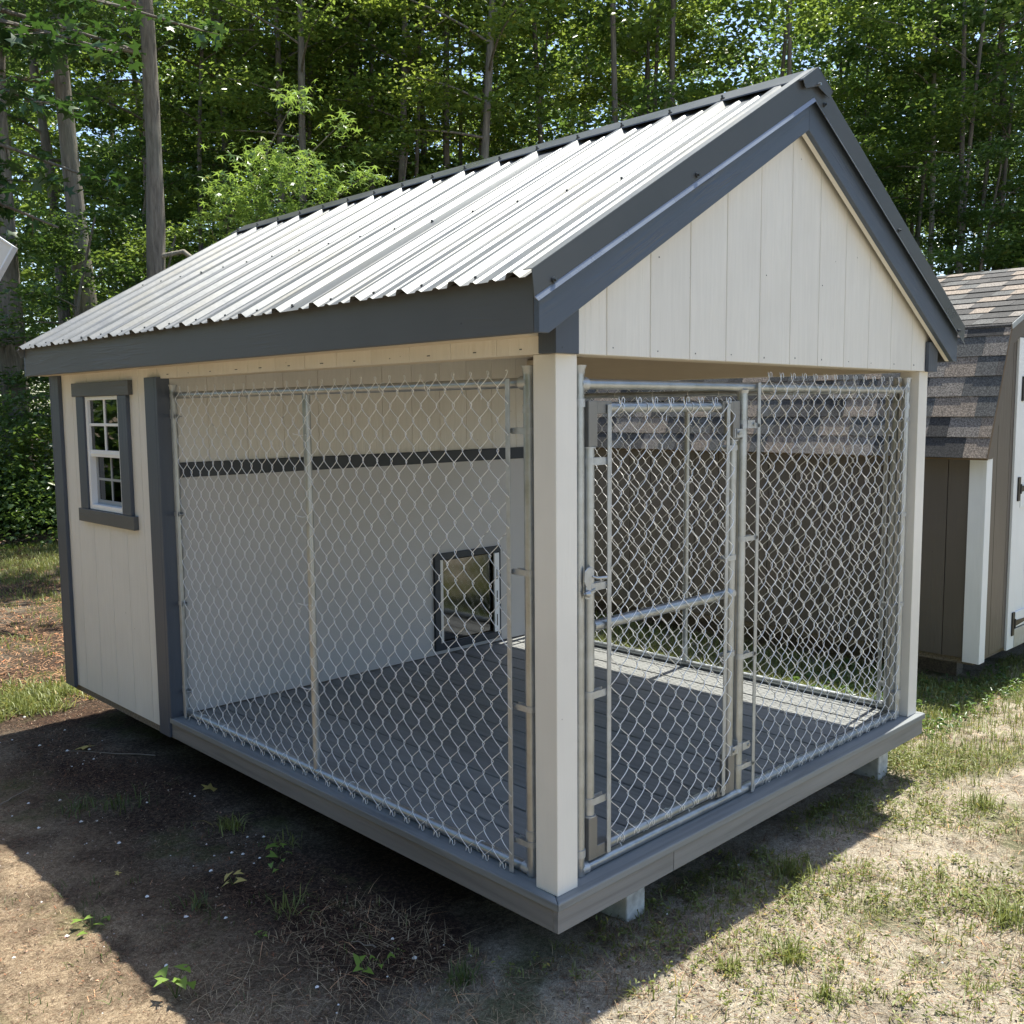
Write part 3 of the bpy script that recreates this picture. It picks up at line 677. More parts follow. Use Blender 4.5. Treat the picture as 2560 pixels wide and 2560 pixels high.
def band(par, xp, xb, z, out, r=0.0175, w=0.018):
    """tension band: collar round the pipe, two straps to the tension bar, a carriage bolt; out = y side of the mesh"""
    b = link('tension_band', MB().tube([(xp, 0, z - w / 2), (xp, 0, z + w / 2)], r + 0.0025, 14)
             .box(min(xp, xb), max(xp, xb), out * (r + 0.001) - 0.0012, out * (r + 0.001) + 0.0012, z - w / 2, z + w / 2)
             .box(min(xp, xb) + 0.002, max(xp, xb) - 0.002, -out * 0.002 - 0.001, -out * 0.002 + 0.001, z - w / 2, z + w / 2).mesh('tension_band', M['galv_band']), par)
    sx = 1 if xb > xp else -1
    link('bolt', MB().tube([(xb - sx * 0.004, out * (r + 0.0022), z), (xb - sx * 0.004, out * (r + 0.0062), z)], 0.0068, 10).tube([(xb - sx * 0.004, -out * 0.014, z), (xb - sx * 0.004, out * r, z)], 0.003, 6).mesh('bolt', M['galv']), b)
    return b
def collar(par, x, z, r=0.0175, h=0.024): return link('collar', MB().tube([(x, 0, z - h / 2), (x, 0, z + h / 2)], r + 0.0022, 14).mesh('collar', M['galv_band']), par)
def tension_bar(par, x, y, z0, z1): return bevel(link('tension_bar', MB().box(x - 0.009, x + 0.009, y - 0.0022, y + 0.0022, z0, z1).mesh('tension_bar', M['galv_band']), par), 0.001, 1)
def tie(par, x, z, r, out, seed):
    """short wire tie looped round a rail and twisted on the mesh side"""
    rr = random.Random(seed); pts = []
    for k in range(11):
        a = -0.6 + 2 * pi * k / 10 * 0.92
        pts.append((x + 0.003 * (k / 10 - .5) + rr.uniform(-.001, .001), out * (-(r + 0.002) * cos(a)), z + (r + 0.002) * sin(a)))
    e = Vector(pts[-1]); dx = rr.uniform(-0.02, 0.02)
    pts.append(tuple(e + Vector((dx * 0.4, out * 0.010, rr.uniform(-0.012, 0.004))))); pts.append(tuple(e + Vector((dx, out * 0.013, rr.uniform(-0.03, 0.0)))))
    link('wire_tie', MB().tube(pts, 0.0014, 5).mesh('wire_tie', M['wire']), par)
def tee(par, x, z, d, r=0.0195):
    link('tee_fitting', MB().tube([(x, 0, z), (x + d * 0.026, 0, z), (x + d * 0.030, 0, z)], [0.019, 0.0185, 0.0205], 14).mesh('tee_fitting', M['galv_band']), par)
def cap(par, x, z): link('post_cap', MB().tube([(x, 0, z - 0.012), (x, 0, z), (x, 0, z + 0.012), (x, 0, z + 0.0125)], [0.0185, 0.019, 0.0235, 0.0235], 14).mesh('post_cap', M['galv_band']), par)

MESH_R = 0.0175
def side_panel(loc, rz, label, out, xs, centers, fdir, bars, bandz, midx, z_top=1.495, seed=0):
    p = empty('chain_link_panel', loc, rz); tag(p, label, 'chain link panel', 'galvanised chain link panels round the kennel porch')
    x0, x1 = xs
    for x in xs: pipe('post_pipe', p, (x, 0, 0.003), (x, 0, 1.525), 0.0175); cap(p, x, 1.531); collar(p, x, 1.42); collar(p, x, 0.135)
    pipe('top_rail', p, (x0 + 0.018, 0, z_top), (x1 - 0.018, 0, z_top), 0.0155); pipe('bottom_rail', p, (x0 + 0.018, 0, 0.0205), (x1 - 0.018, 0, 0.0205), 0.0165)
    for x, dr in ((x0, 1), (x1, -1)): tee(p, x, z_top, dr); tee(p, x, 0.0215, dr)
    if midx: pipe('middle_pipe', p, (midx, 0, 0.030), (midx, 0, z_top - 0.012), 0.0150)
    ym = out * 0.0345
    for b, (xp, zz) in zip(bars, zip(xs, bandz)):
        tension_bar(p, b, ym - out * 0.002, 0.004, 1.508)
        for z in zz: band(p, xp, b, z, out)
    wires(p, centers, 0.0180, 33, (1.510) / 16.5, ym, fdir, HP, False, -1.0 if out > 0 else 1.0)
    for i in range(9):
        x = x0 + 0.22 + (x1 - x0 - 0.4) * i / 8 + random.uniform(-.02, .02)
        tie(p, x, z_top, 0.0155, out, seed + i); tie(p, x + 0.03, 0.0205, 0.0165, out, seed + 40 + i)
    if midx:
        for z in (0.35, 0.68, 1.02, 1.33): link('wire_tie', MB().tube([(midx - 0.017, out * 0.02, z), (midx, -out * 0.018, z + 0.002), (midx + 0.017, out * 0.022, z - 0.002), (midx + 0.045, out * 0.034, z + 0.004)], 0.0015, 5).mesh('wire_tie', M['wire']), p)
    return p
# left long side: local x runs back along the kennel
side_panel((0.045, 0, 0), radians(90), 'chain link panel along the left side of the porch, beside the windowed wall', 1, (0.148, 2.430),
           [0.224 + 0.04 * k for k in range(53)], 1, (0.205, 2.372), ((1.356, 0.938, 0.526, 0.105), (1.40, 0.955, 0.538, 0.125)), 1.325, seed=1)
# right long side
side_panel((W - 0.045, 0, 0), radians(90), 'chain link panel along the far right side of the porch, beside the brown shed', -1, (0.120, 2.395),
           [0.20 + 0.04 * k for k in range(53)], 1, (0.176, 2.338), ((1.30, 0.87, 0.50, 0.12), (1.40, 0.955, 0.538, 0.125)), 1.270, seed=100)
# front: posts, rails and the fixed mesh right of the gate
fp = empty('chain_link_panel', (0, 0.045, 0)); tag(fp, 'front chain link panel right of the gate, with the rail running over the gate', 'chain link panel', 'galvanised chain link panels round the kennel porch')
FX0, FXG, FX1 = 0.1445, 1.006, 2.318
for x in (FX0, FX1): pipe('post_pipe', fp, (x, 0, 0.003), (x, 0, 1.525), 0.0170); cap(fp, x, 1.531); collar(fp, x, 1.435 if x == FX0 else 1.42); collar(fp, x, 0.075 if x == FX0 else 0.105)
pipe('top_rail', fp, (FX0 + 0.018, 0, 1.490), (FX1 - 0.018, 0, 1.490), 0.0155)
pipe('bottom_rail', fp, (FX0 + 0.018, 0, 0.0195), (FX1 - 0.018, 0, 0.0195), 0.0160)
for x, dr in ((FX0, 1), (FX1, -1)): tee(fp, x, 1.490, dr); tee(fp, x, 0.0200, dr)
pipe('gate_post', fp, (FXG, 0, 0.030), (FXG, 0, 1.478), 0.0185)
link('weld', MB().tube([(FXG, 0, 0.026), (FXG, 0, 0.036)], [0.024, 0.0195], 12).tube([(FXG, 0, 1.468), (FXG, 0, 1.480)], [0.0195, 0.023], 12).mesh('weld', M['galv_band']), fp)
ymf = -0.0245
for b, xp, zz in ((1.079, FXG, (1.355, 0.954, 0.528, 0.117)), (2.270, FX1, (1.359, 0.938, 0.529, 0.124))):
    tension_bar(fp, b, ymf + 0.002, 0.006, 1.506)
    for z in zz: band(fp, xp, b, z, -1, 0.0185 if xp == FXG else 0.0170)
wires(fp, [1.118 + 0.0405 * k for k in range(29)], 0.0275, 33, 1.502 / 16.5, ymf, -1, 0.02025)
for i in range(7):
    tie(fp, 1.20 + 0.155 * i, 1.490, 0.0155, -1, 200 + i); tie(fp, 1.16 + 0.16 * i, 0.0195, 0.0160, -1, 220 + i)
# the gate
gt = empty('kennel_gate', (0.17, 0.045, 0.045)); tag(gt, 'chain link gate with square corner brackets, centre bar and latch', 'gate')
gx0, gx1, gz0, gz1 = 0.0175, 0.7725, 0.019, 1.377      # pipe centres in gate space
GZB = 0.0
for x in (gx0, gx1): pipe('frame_pipe', gt, (x, 0, gz0 + 0.12), (x, 0, gz1 - 0.10), 0.0182)
for z in (gz0, gz1): pipe('frame_pipe', gt, (gx0 + 0.07, 0, z), (gx1 - 0.07, 0, z), 0.0160)
pipe('centre_bar', gt, (gx0 + 0.017, 0, 0.722), (gx1 - 0.014, 0, 0.722), 0.0170)
link('weld', MB().tube([(gx1 - 0.022, 0, 0.722), (gx1 - 0.012, 0, 0.722)], [0.018, 0.023], 12).tube([(gx1, -0.004, 0.722), (gx1, -0.020, 0.722)], [0.02, 0.012], 12).mesh('weld', M['galv_band']), gt)
for x, dx in ((gx0, 1), (gx1, -1)):
    for z, dz in ((gz0, 1), (gz1, -1)):
        a = 0.0195
        mb = MB().box(x - a, x + a, -a, a, min(z - dz * a, z + dz * 0.115), max(z - dz * a, z + dz * 0.115))
        mb.box(min(x + dx * a * 1.01, x + dx * 0.085), max(x + dx * a * 1.01, x + dx * 0.085), -a + 0.0005, a - 0.0005, z - a + 0.0004, z + a - 0.0004)
        o = link('corner_bracket', mb.mesh('corner_bracket', flat('bracket_steel', (0.22, 0.22, 0.215), 0.42, 0.5)), gt); bevel(o, 0.0015, 1)
        link('bracket_ring', MB().tube([(x, 0, z + dz * 0.115), (x, 0, z + dz * 0.119)], 0.0225, 16).mesh('bracket_ring', M['galv_band']), gt)
ymg = -0.0275
for b, xp, zz in ((0.0845, gx0, (1.219, 0.845, 0.515, 0.182)), (0.713, gx1, (1.235, 0.851, 0.506))):
    tension_bar(gt, b, ymg + 0.003, 0.003, 1.386)
    for z in zz: band(gt, xp, b, z, -1, 0.0182, 0.022 if xp == gx0 else 0.018)
wires(gt, [0.1135 + 0.0407 * k for k in range(16)], 0.0365, 30, 1.357 / 15, ymg, 1, 0.02035)
for i in range(5): tie(gt, 0.16 + 0.12 * i, gz1, 0.016, -1, 300 + i); tie(gt, 0.17 + 0.125 * i, gz0, 0.016, -1, 320 + i)
# hinges
for z in (1.285, 0.150):
    mb = MB().tube([(gx1, 0, z - 0.016), (gx1, 0, z + 0.016)], 0.0215, 14)
    mb.box(gx1 - 0.004, gx1 + 0.03, -0.0245, -0.0215, z - 0.015, z + 0.015).box(gx1 + 0.0302, gx1 + 0.0345, -0.024, 0.0, z - 0.02, z + 0.03)
    o = link('hinge', mb.mesh('hinge', M['galv_band']), gt)
    link('bolt', MB().tube([(gx1 + 0.006, -0.0245, z), (gx1 + 0.006, -0.031, z)], 0.0075, 10).mesh('bolt', M['galv']), o)
    zz = z + (0.03 if z > 1 else 0.0)
    mb = MB().tube([(FXG - 0.17, 0, zz - 0.014), (FXG - 0.17, 0, zz + 0.014)], 0.0215, 14).box(FXG - 0.17, FXG - 0.17 + 0.045, -0.024, -0.021, zz - 0.014, zz + 0.014)
    o = link('hinge_collar', mb.mesh('hinge_collar', M['galv_band']), gt)
    link('bolt', MB().tube([(FXG - 0.17 + 0.037, -0.024, zz), (FXG - 0.17 + 0.037, -0.029, zz)], 0.0065, 8).mesh('bolt', M['galv']), o)
# fork latch on the free side
lz = 0.905 - 0.045
mb = MB().prism([(-0.034, lz - 0.042), (-0.016, lz - 0.046), (-0.006, lz - 0.030), (-0.008, lz + 0.010), (0.004, lz + 0.022), (0.006, lz + 0.040), (-0.004, lz + 0.050), (-0.022, lz + 0.050), (-0.036, lz + 0.040), (-0.038, lz + 0.010), (-0.030, lz - 0.006)], -0.034, -0.030, 'y')
la = link('latch_plate', mb.mesh('latch_plate', M['galv_band']), gt); bevel(la, 0.001, 1)
link('latch_collar', MB().tube([(gx0, 0, lz - 0.030), (gx0, 0, lz - 0.008)], 0.0215, 14).mesh('latch_collar', M['galv_band']), gt)
link('latch_bolt', MB().tube([(-0.040, -0.037, lz - 0.026), (-0.026, -0.037, lz - 0.026)], [0.006, 0.012], 10).tube([(-0.046, -0.037, lz - 0.026), (0.012, -0.030, lz - 0.018)], 0.0038, 8).mesh('latch_bolt', M['galv']), gt)
link('latch_pin', MB().tube([(-0.004, -0.034, lz + 0.022), (0.012, -0.040, lz + 0.016), (0.040, -0.052, lz + 0.016)], [0.003, 0.004, 0.0055], 8).mesh('latch_pin', M['galv']), gt)

# ------------------------------------------------------------------ brown barn shed on the right
SX, SY, SZ = 3.985, 0.298, -0.115
sh = empty('barn_shed', (SX, SY, GZ)); tag(sh, 'brown barn shed with mottled shingle roof and white corner trim', 'shed')
def S(name, mb, mat, bv=0.002, parent=None):
    o = link(name, mb.mesh(name, mat), parent or sh)
    if parent is None: o.location = (-SX, -SY, -GZ)
    if bv: bevel(o, bv)
    return o
SL_, SW = 6.2, 3.0
KX, KZ = 0.262, 1.862       # knee of the gambrel (offset from the wall, height)
RXc = SW / 2; RZc = 2.345
def sempty(name): e = empty(name, (-SX, -SY, -GZ), parent=sh); return e
swl = sempty('side_wall')
y = SY + 0.012
while y < SY + SL_:
    y1 = min(y + 0.2032 - 0.005, SY + SL_)
    S('plank', MB().box(SX + 0.006, SX + 0.018, y, y1, SZ + 0.02, 1.16), M['brown_z'], 0.0015, swl); y += 0.2032
S('sheathing', MB().box(SX + 0.0185, SX + 0.03, SY + 0.03, SY + SL_, SZ + 0.02, 1.18), M['brown_z'], 0, swl)
swf = sempty('front_wall')
def gam(x):  # underside height of the gambrel at offset x
    x = min(x, SW - x)
    return 1.10 + (KZ - 1.10) * (x + 0.04) / (KX + 0.04) if x < KX else KZ + (RZc - KZ) * (x - KX) / (RXc - KX)
x = 0.0
while x < SW - 0.01:
    x1 = min(x + 0.2032 - 0.005, SW); cs = [x] + [c for c in (KX, RXc, SW - KX) if x < c < x1] + [x1]
    if not (0.50 < x < 2.2):
        poly = [(SX + x, SZ + 0.02), (SX + x1, SZ + 0.02)] + [(SX + c, gam(c) + 0.02) for c in reversed(cs)]
        S('plank', MB().prism(poly, SY + 0.006, SY + 0.018, 'y'), M['brown_z'], 0.0015, swf)
    else:
        poly = [(SX + x, 1.75), (SX + x1, 1.75)] + [(SX + c, gam(c) + 0.02) for c in reversed(cs)]
        S('plank', MB().prism(poly, SY + 0.006, SY + 0.018, 'y'), M['brown_z'], 0.0015, swf)
    x += 0.2032
S('corner_board', MB().box(SX - 0.008, SX + 0.0055, SY - 0.006, SY + 0.085, SZ, 1.13), M['white_z'])
S('corner_board', MB().box(SX - 0.009, SX + 0.078, SY - 0.014, SY - 0.0065 + 0.012, SZ - 0.001, 1.13), M['white_z'])
S('floor_frame', MB().box(SX + 0.03, SX + SW - 0.03, SY + 0.04, SY + SL_ - 0.03, SZ - 0.02, SZ + 0.1), M['osb'], 0)
S('skid', MB().box(SX + 0.35, SX + 0.45, SY + 0.25, SY + SL_ - 0.1, GZ - 0.02, SZ - 0.02), M['osb'], 0)
S('skid', MB().box(SX + 2.35, SX + 2.45, SY + 0.25, SY + SL_ - 0.1, GZ - 0.02, SZ - 0.02), M['osb'], 0)
# door with white frame and black strap hinges, only its left jamb is in view
S('door_frame', MB().box(SX + 0.452, SX + 0.572, SY - 0.010, SY + 0.0055, SZ + 0.0, 1.83).box(SX + 0.5725, SX + 2.15, SY - 0.009, SY + 0.0055, 1.72, 1.83), M['white_z'])
dr_ = sempty('door')
x = 0.576
while x < 1.36:
    S('plank', MB().box(SX + x, SX + min(x + 0.145, 1.36), SY - 0.002, SY + 0.014, SZ + 0.13, 1.715), M['white_z'], 0.0015, dr_); x += 0.149
S('rail', MB().box(SX + 0.574, SX + 1.362, SY - 0.014, SY - 0.0025, SZ + 0.13, SZ + 0.23).box(SX + 0.574, SX + 1.362, SY - 0.014, SY - 0.0025, 0.78, 0.88), M['white_z'], 0.0015, dr_)
for hz in (0.045, 0.90, 1.52):
    S('strap_hinge', MB().box(SX + 0.515, SX + 0.553, SY - 0.019, SY - 0.0105, hz - 0.075, hz + 0.075).prism([(SX + 0.556, hz - 0.02), (SX + 0.80, hz - 0.008), (SX + 0.80, hz + 0.008), (SX + 0.556, hz + 0.02)], SY - 0.018, SY - 0.0143, 'y').tube([(SX + 0.5545, SY - 0.017, hz - 0.03), (SX + 0.5545, SY - 0.017, hz + 0.03)], 0.009, 8), M['black_metal'], 0.001, dr_)
S('threshold', MB().box(SX + 0.575, SX + 2.15, SY - 0.012, SY + 0.004, SZ + 0.0, SZ + 0.12), M['galv_band'])
# gambrel roof
def gpt(x, dz=0.0): return (SX + x, gam(x) + dz)
ov = 0.045
und = [(-0.085, gam(0) - 0.03 + 0.028), (KX - 0.03, KZ + 0.035), (RXc, RZc + 0.045)]
poly = [(SX - 0.085, 1.105), (SX + KX - 0.045, KZ + 0.010), (SX + RXc, RZc + 0.012), (SX + RXc, RZc + 0.03), (SX + KX - 0.055, KZ + 0.030), (SX - 0.103, 1.112)]
rf = sempty('roof')
for mir in (0, 1):
    pp = [((2 * SX + SW - q[0]) if mir else q[0], q[1]) for q in poly]
    S('roof_deck', MB().prism(pp, SY - ov, SY + SL_ + 0.05, 'y'), M['ply'], 0, rf)
# rake boards on the front, brown with a thin metal edge
rb = [(SX - 0.070, 1.108), (SX + KX - 0.035, KZ + 0.008), (SX + RXc, RZc + 0.010), (SX + RXc, RZc - 0.085), (SX + KX + 0.015, KZ - 0.085), (SX + 0.035, 1.108)]
S('rake_board', MB().prism(rb, SY - 0.028, SY - 0.0145, 'y'), M['brown_rake'])
S('rake_board', MB().prism([(2 * SX + SW - q[0], q[1]) for q in rb], SY - 0.028, SY - 0.0145, 'y'), M['brown_rake'])
S('drip_edge', MB().prism([(SX + KX - 0.065, KZ + 0.034), (SX + RXc, RZc + 0.036), (SX + RXc, RZc + 0.006), (SX + KX - 0.055, KZ + 0.004)], SY - ov - 0.004, SY - ov - 0.001, 'y'), M['galv_band'], 0)
# shingles in courses; tabs of several tones
smesh = {}
def shingle(w, ei, mi):
    key = (w, round(ei, 4), mi)
    if key not in smesh:
        smesh[key] = MB().prism([(0, 0.0045), (ei + 0.02, 0.0005), (ei + 0.02, 0.0045), (0, 0.0095)], 0, w, 'y').mesh('shingle', SH[mi])
    return smesh[key]
def course_run(p0, p1, expo, y0, y1, seedv):
    """p0 low point, p1 high point in x,z; shingles run in rows up the slope"""
    rr = random.Random(seedv); v = Vector((p1[0] - p0[0], p1[1] - p0[1])); Ls = v.length; v.normalize(); n = Vector((-v.y, v.x))
    if n.y < 0: n = -n
    rows = int(math.ceil(Ls / expo)); cnt = 0; last = 0
    for r in range(rows):
        y = y0 + rr.uniform(-0.12, 0.0)
        while y < y1:
            w = rr.choice((0.12, 0.15, 0.18, 0.21, 0.25)); mi = rr.choice([q for q in (0, 1, 2, 3, 4, 0, 2, 1) if q != last]); last = mi
            ya, yb = max(y, y0), min(y + w, y1)
            if yb - ya > 0.01:
                s0_, s1_ = r * expo, min((r + 1) * expo + 0.02, Ls)
                th = 0.0 if rr.random() < 0.5 else 0.002
                a = [p0[0] + v.x * s0_ + n.x * (0.002), p0[1] + v.y * s0_ + n.y * 0.002]
                q = [(s0_, 0.006 + th * 0), (s1_, 0.0006), (s1_, 0.0046), (s0_, 0.0105 + th)]
                poly = [(p0[0] + v.x * s_ + n.x * h, p0[1] + v.y * s_ + n.y * h) for s_, h in q]
                yield MB().prism(poly, ya, yb - 0.001, 'y'), mi
            y += w
cnt = 0; rest = {}
runs = [((SX - 0.103, 1.114), (SX + KX - 0.056, KZ + 0.028), 0.128, 5), ((SX + KX - 0.053, KZ + 0.032), (SX + RXc, RZc + 0.032), 0.128, 9)]
lst = []
for p0, p1, ex, sd in runs:
    for mb, mi in course_run(p0, p1, ex, SY - ov - 0.0, SY + SL_, sd): lst.append((mb, mi))
lst.sort(key=lambda t: min(q[1] for q in t[0].v))
for i, (mb, mi) in enumerate(lst):
    if i < 290: S('shingle', mb, SH[mi], 0, rf)
    else:
        rest.setdefault(mi, MB()); rest[mi].add(mb.v, mb.f)
for mi, mb in rest.items(): tag(S('far_shingles', mb, SH[mi], 0, rf), kind='stuff')
# rolled shingle over the knee
S('knee_roll', MB().tube([(SX + KX - 0.054, SY - ov + 0.001, KZ + 0.022), (SX + KX - 0.054, SY + SL_, KZ + 0.022)], 0.016, 12), SH[3], 0, rf)

# pale shed whose eave corner just enters at the left edge
ws = empty('white_shed', (-0.55, 5.55, GZ)); tag(ws, 'pale shed roof corner poking in at the left edge', 'shed')
tip = Vector((0.300, 5.186, 2.522)); base = Vector((-0.55, 5.55, GZ)); ea = Vector((-0.0614, 0.0691, 0.0627)); eb = Vector((-0.0795, 0.0535, -0.1666)); nv = ea.cross(eb).normalized()
if nv.y < 0: nv = -nv
def wslab(name, p, a, b, th, mat, off=0.0):
    q = [p - base + nv * off, p + a - base + nv * off, p + a + b - base + nv * off, p + b - base + nv * off]
    o = link(name, MB().add(q + [v + nv * th for v in q], [(0, 1, 2, 3), (7, 6, 5, 4), (0, 4, 5, 1), (1, 5, 6, 2), (2, 6, 7, 3), (3, 7, 4, 0)]).mesh(name, mat), ws); return o
wslab('soffit', tip + ea * 0.06 + eb * 0.03, ea * 14, eb * 2.6, 0.012, M['cream_smooth'])
wslab('roof_edge', tip, ea * 14, eb * 0.045, 0.06, M['white_vinyl'], -0.006)
wslab('fascia', tip + eb * 0.046, ea * 0.10, eb * 2.6, 0.06, M['white_vinyl'], -0.006)
wslab('wall', tip + ea * 6 + eb * 2.6, ea * 7, Vector((0, 0, -1.9)), 0.06, M['cream_z'], 0.10)
# ------------------------------------------------------------------ foliage builders (numpy)
def leaf_quads(P, size, r, flat_=0.55, aspect=0.62, dirs=None):
    """folded rhombic leaves at points P: 4 vertices, 2 triangles each"""
    n = len(P); s = size * r.uniform(0.6, 1.25, n)[:, None]
    nrm = r.normal(0, 1, (n, 3)); nrm[:, 2] = np.abs(nrm[:, 2]) + 1.0 / max(flat_, 0.05) * 0.9; nrm /= np.linalg.norm(nrm, axis=1)[:, None]
    t = r.normal(0, 1, (n, 3)) if dirs is None else dirs + r.normal(0, 0.5, (n, 3))
    t -= nrm * (t * nrm).sum(1)[:, None]; t /= np.linalg.norm(t, axis=1)[:, None] + 1e-9
    b = np.cross(nrm, t); fold = 0.16
    v0 = P - t * s * 0.5; v2 = P + t * s * 0.5 - nrm * s * 0.10
    v1 = P + b * s * aspect * 0.5 + nrm * s * fold; v3 = P - b * s * aspect * 0.5 + nrm * s * fold
    V = np.stack([v0, v1, v2, v3], 1).reshape(-1, 3)
    i = np.arange(n) * 4
    F = np.concatenate([np.stack([i, i + 1, i + 2], 1), np.stack([i, i + 2, i + 3], 1)])
    return V, F

def crown_points(r, n_br, z0, z1, rad, per, spread=0.20, droop=0.25, shape='tall'):
    """branch paths from an upright axis and leaf positions gathered in layered sprays"""
    paths = []; pts = []; dirs = []
    for k in range(n_br):
        f = (k + r.uniform(0, 1)) / n_br; z = z0 + (z1 - z0) * f; az = r.uniform(0, 2 * pi)
        prof = (sin(pi * min(1, 0.25 + 0.75 * f)) ** 0.6) if shape == 'tall' else sin(pi * (0.15 + 0.8 * f)) ** 0.5
        L = rad * (0.35 + 0.75 * prof) * r.uniform(0.65, 1.15); up_ = r.uniform(0.05, 0.75) * (0.5 + f)
        d = np.array([cos(az), sin(az), up_]); d /= np.linalg.norm(d)
        side = np.array([-sin(az), cos(az), 0]); bend = r.uniform(-0.3, 0.3)
        path = []
        for q in range(7):
            s = q / 6; p = np.array([0, 0, z]) + d * L * s + side * bend * L * s * s - np.array([0, 0, droop * L * s * s])
            path.append(p)
        paths.append(path); path = np.array(path)
        for q in range(per):
            s = r.uniform(0.25, 1.0) ** 0.8; ix = min(5, int(s * 6)); p = path[ix] + (path[ix + 1] - path[ix]) * (s * 6 - ix)
            ta = az + r.uniform(-1.3, 1.3); tl = L * 0.38 * r.uniform(0.4, 1.1) * (1.15 - s * 0.6)
            td = np.array([cos(ta), sin(ta), r.uniform(-0.15, 0.25)])
            m = r.integers(14, 30); u = r.uniform(0, 1, m)[:, None]
            off = r.normal(0, 1, (m, 3)) * np.array([spread, spread, spread * 0.38]) * (0.5 + 0.6 * u)
            pts.append(p + td * tl * u + off); dirs.append(np.tile(td, (m, 1)))
    return paths, np.concatenate(pts), np.concatenate(dirs)

def wood_mesh(r, h, rb, paths, mat, lean=(0, 0), wob=0.20, n=9, fork=None):
    mb = MB(); pts = []; rs = []
    for q in range(15):
        s = q / 14; pts.append((lean[0] * s + wob * sin(s * 5 + rb * 40) * s, lean[1] * s + wob * cos(s * 4 + rb * 90) * s - wob * s, -0.15 + h * s)); rs.append(rb * (1.25 if q == 0 else 1.0) * (1 - 0.72 * s))
    rs = [q * (1 + 0.07 * sin(i * 2.7 + rb * 77) + 0.04 * sin(i * 5.1)) for i, q in enumerate(rs)]
    mb.tube(pts, rs, n + 3, False)
    for p in paths:
        z = p[0][2]; s = max(0, min(1, (z + 0.15) / h)); ax_ = np.array([lean[0] * s + wob * sin(s * 5 + rb * 40) * s, lean[1] * s + wob * cos(s * 4 + rb * 90) * s - wob * s, 0])
        r0 = rb * (1 - 0.72 * s) * 0.36
        mb.tube([tuple(q + ax_ * (1 - i / 6)) for i, q in enumerate(p)], [r0 * (1 - 0.82 * i / 6) + 0.004 for i in range(7)], 5, False)
    return mb.mesh('trunk', mat)

crowns = []
def make_crowns():
    specs = [(11, 26, 4.6, 11.0, 2.2, 15, 0.26, 0.22), (12, 22, 6.2, 12.0, 2.2, 15, 0.25, 0.30), (13, 34, 2.0, 10.0, 2.4, 16, 0.27, 0.18),
             (14, 26, 1.2, 5.6, 1.7, 17, 0.22, 0.28), (15, 22, 0.8, 4.6, 1.5, 16, 0.20, 0.30), (16, 22, 6.6, 12.5, 2.4, 14, 0.27, 0.2), (17, 40, 2.5, 16.0, 2.8, 24, 0.27, 0.2)]
    for i, (sd_, nb, z0, z1, rad, per, sp, dr) in enumerate(specs):
        r = np.random.default_rng(sd_); paths, P, D = crown_points(r, nb, z0, z1, rad, per, sp, dr)
        V, F = leaf_quads(P, 0.115 if i in (0, 2, 6) else (0.085 if i in (3, 4) else 0.105), r, 0.6, 0.62, D)
        crowns.append((V, F, paths, z1))
make_crowns()
cmesh = {}
def crown_mesh(i, mat):
    if (i, mat.name) not in cmesh:
        V, F, _, _ = crowns[i]; cmesh[(i, mat.name)] = npmesh('crown', V, F, mat)
    return cmesh[(i, mat.name)]
tmesh = {}
def tree(x, y, rb, ci, leaf, bk, label, group='forest trees behind the kennel', lean=(0, 0), sc_=1.0, rz=None, cat='tree', nobranch=False, zs=None):
    rb *= 1.32; t = empty('forest_tree', (x, y, GZ - 0.02)); tag(t, label, cat, group)
    r = np.random.default_rng(int(abs(x * 131 + y * 17)) + 1); rz = r.uniform(0, 2 * pi) if rz is None else rz
    V, F, paths, z1 = crowns[ci]; h = z1 * 1.02
    key = (ci, round(rb, 3), bk, lean)
    me = wood_mesh(r, h * sc_, rb, [[q * sc_ for q in p] for p in paths[::2]], BARK[bk], lean)
    o = link('trunk', me, t); o.rotation_euler.z = 0
    c = link('crown', crown_mesh(ci, leaf), t); c.scale = (sc_, sc_, sc_ if zs is None else zs)
    return t

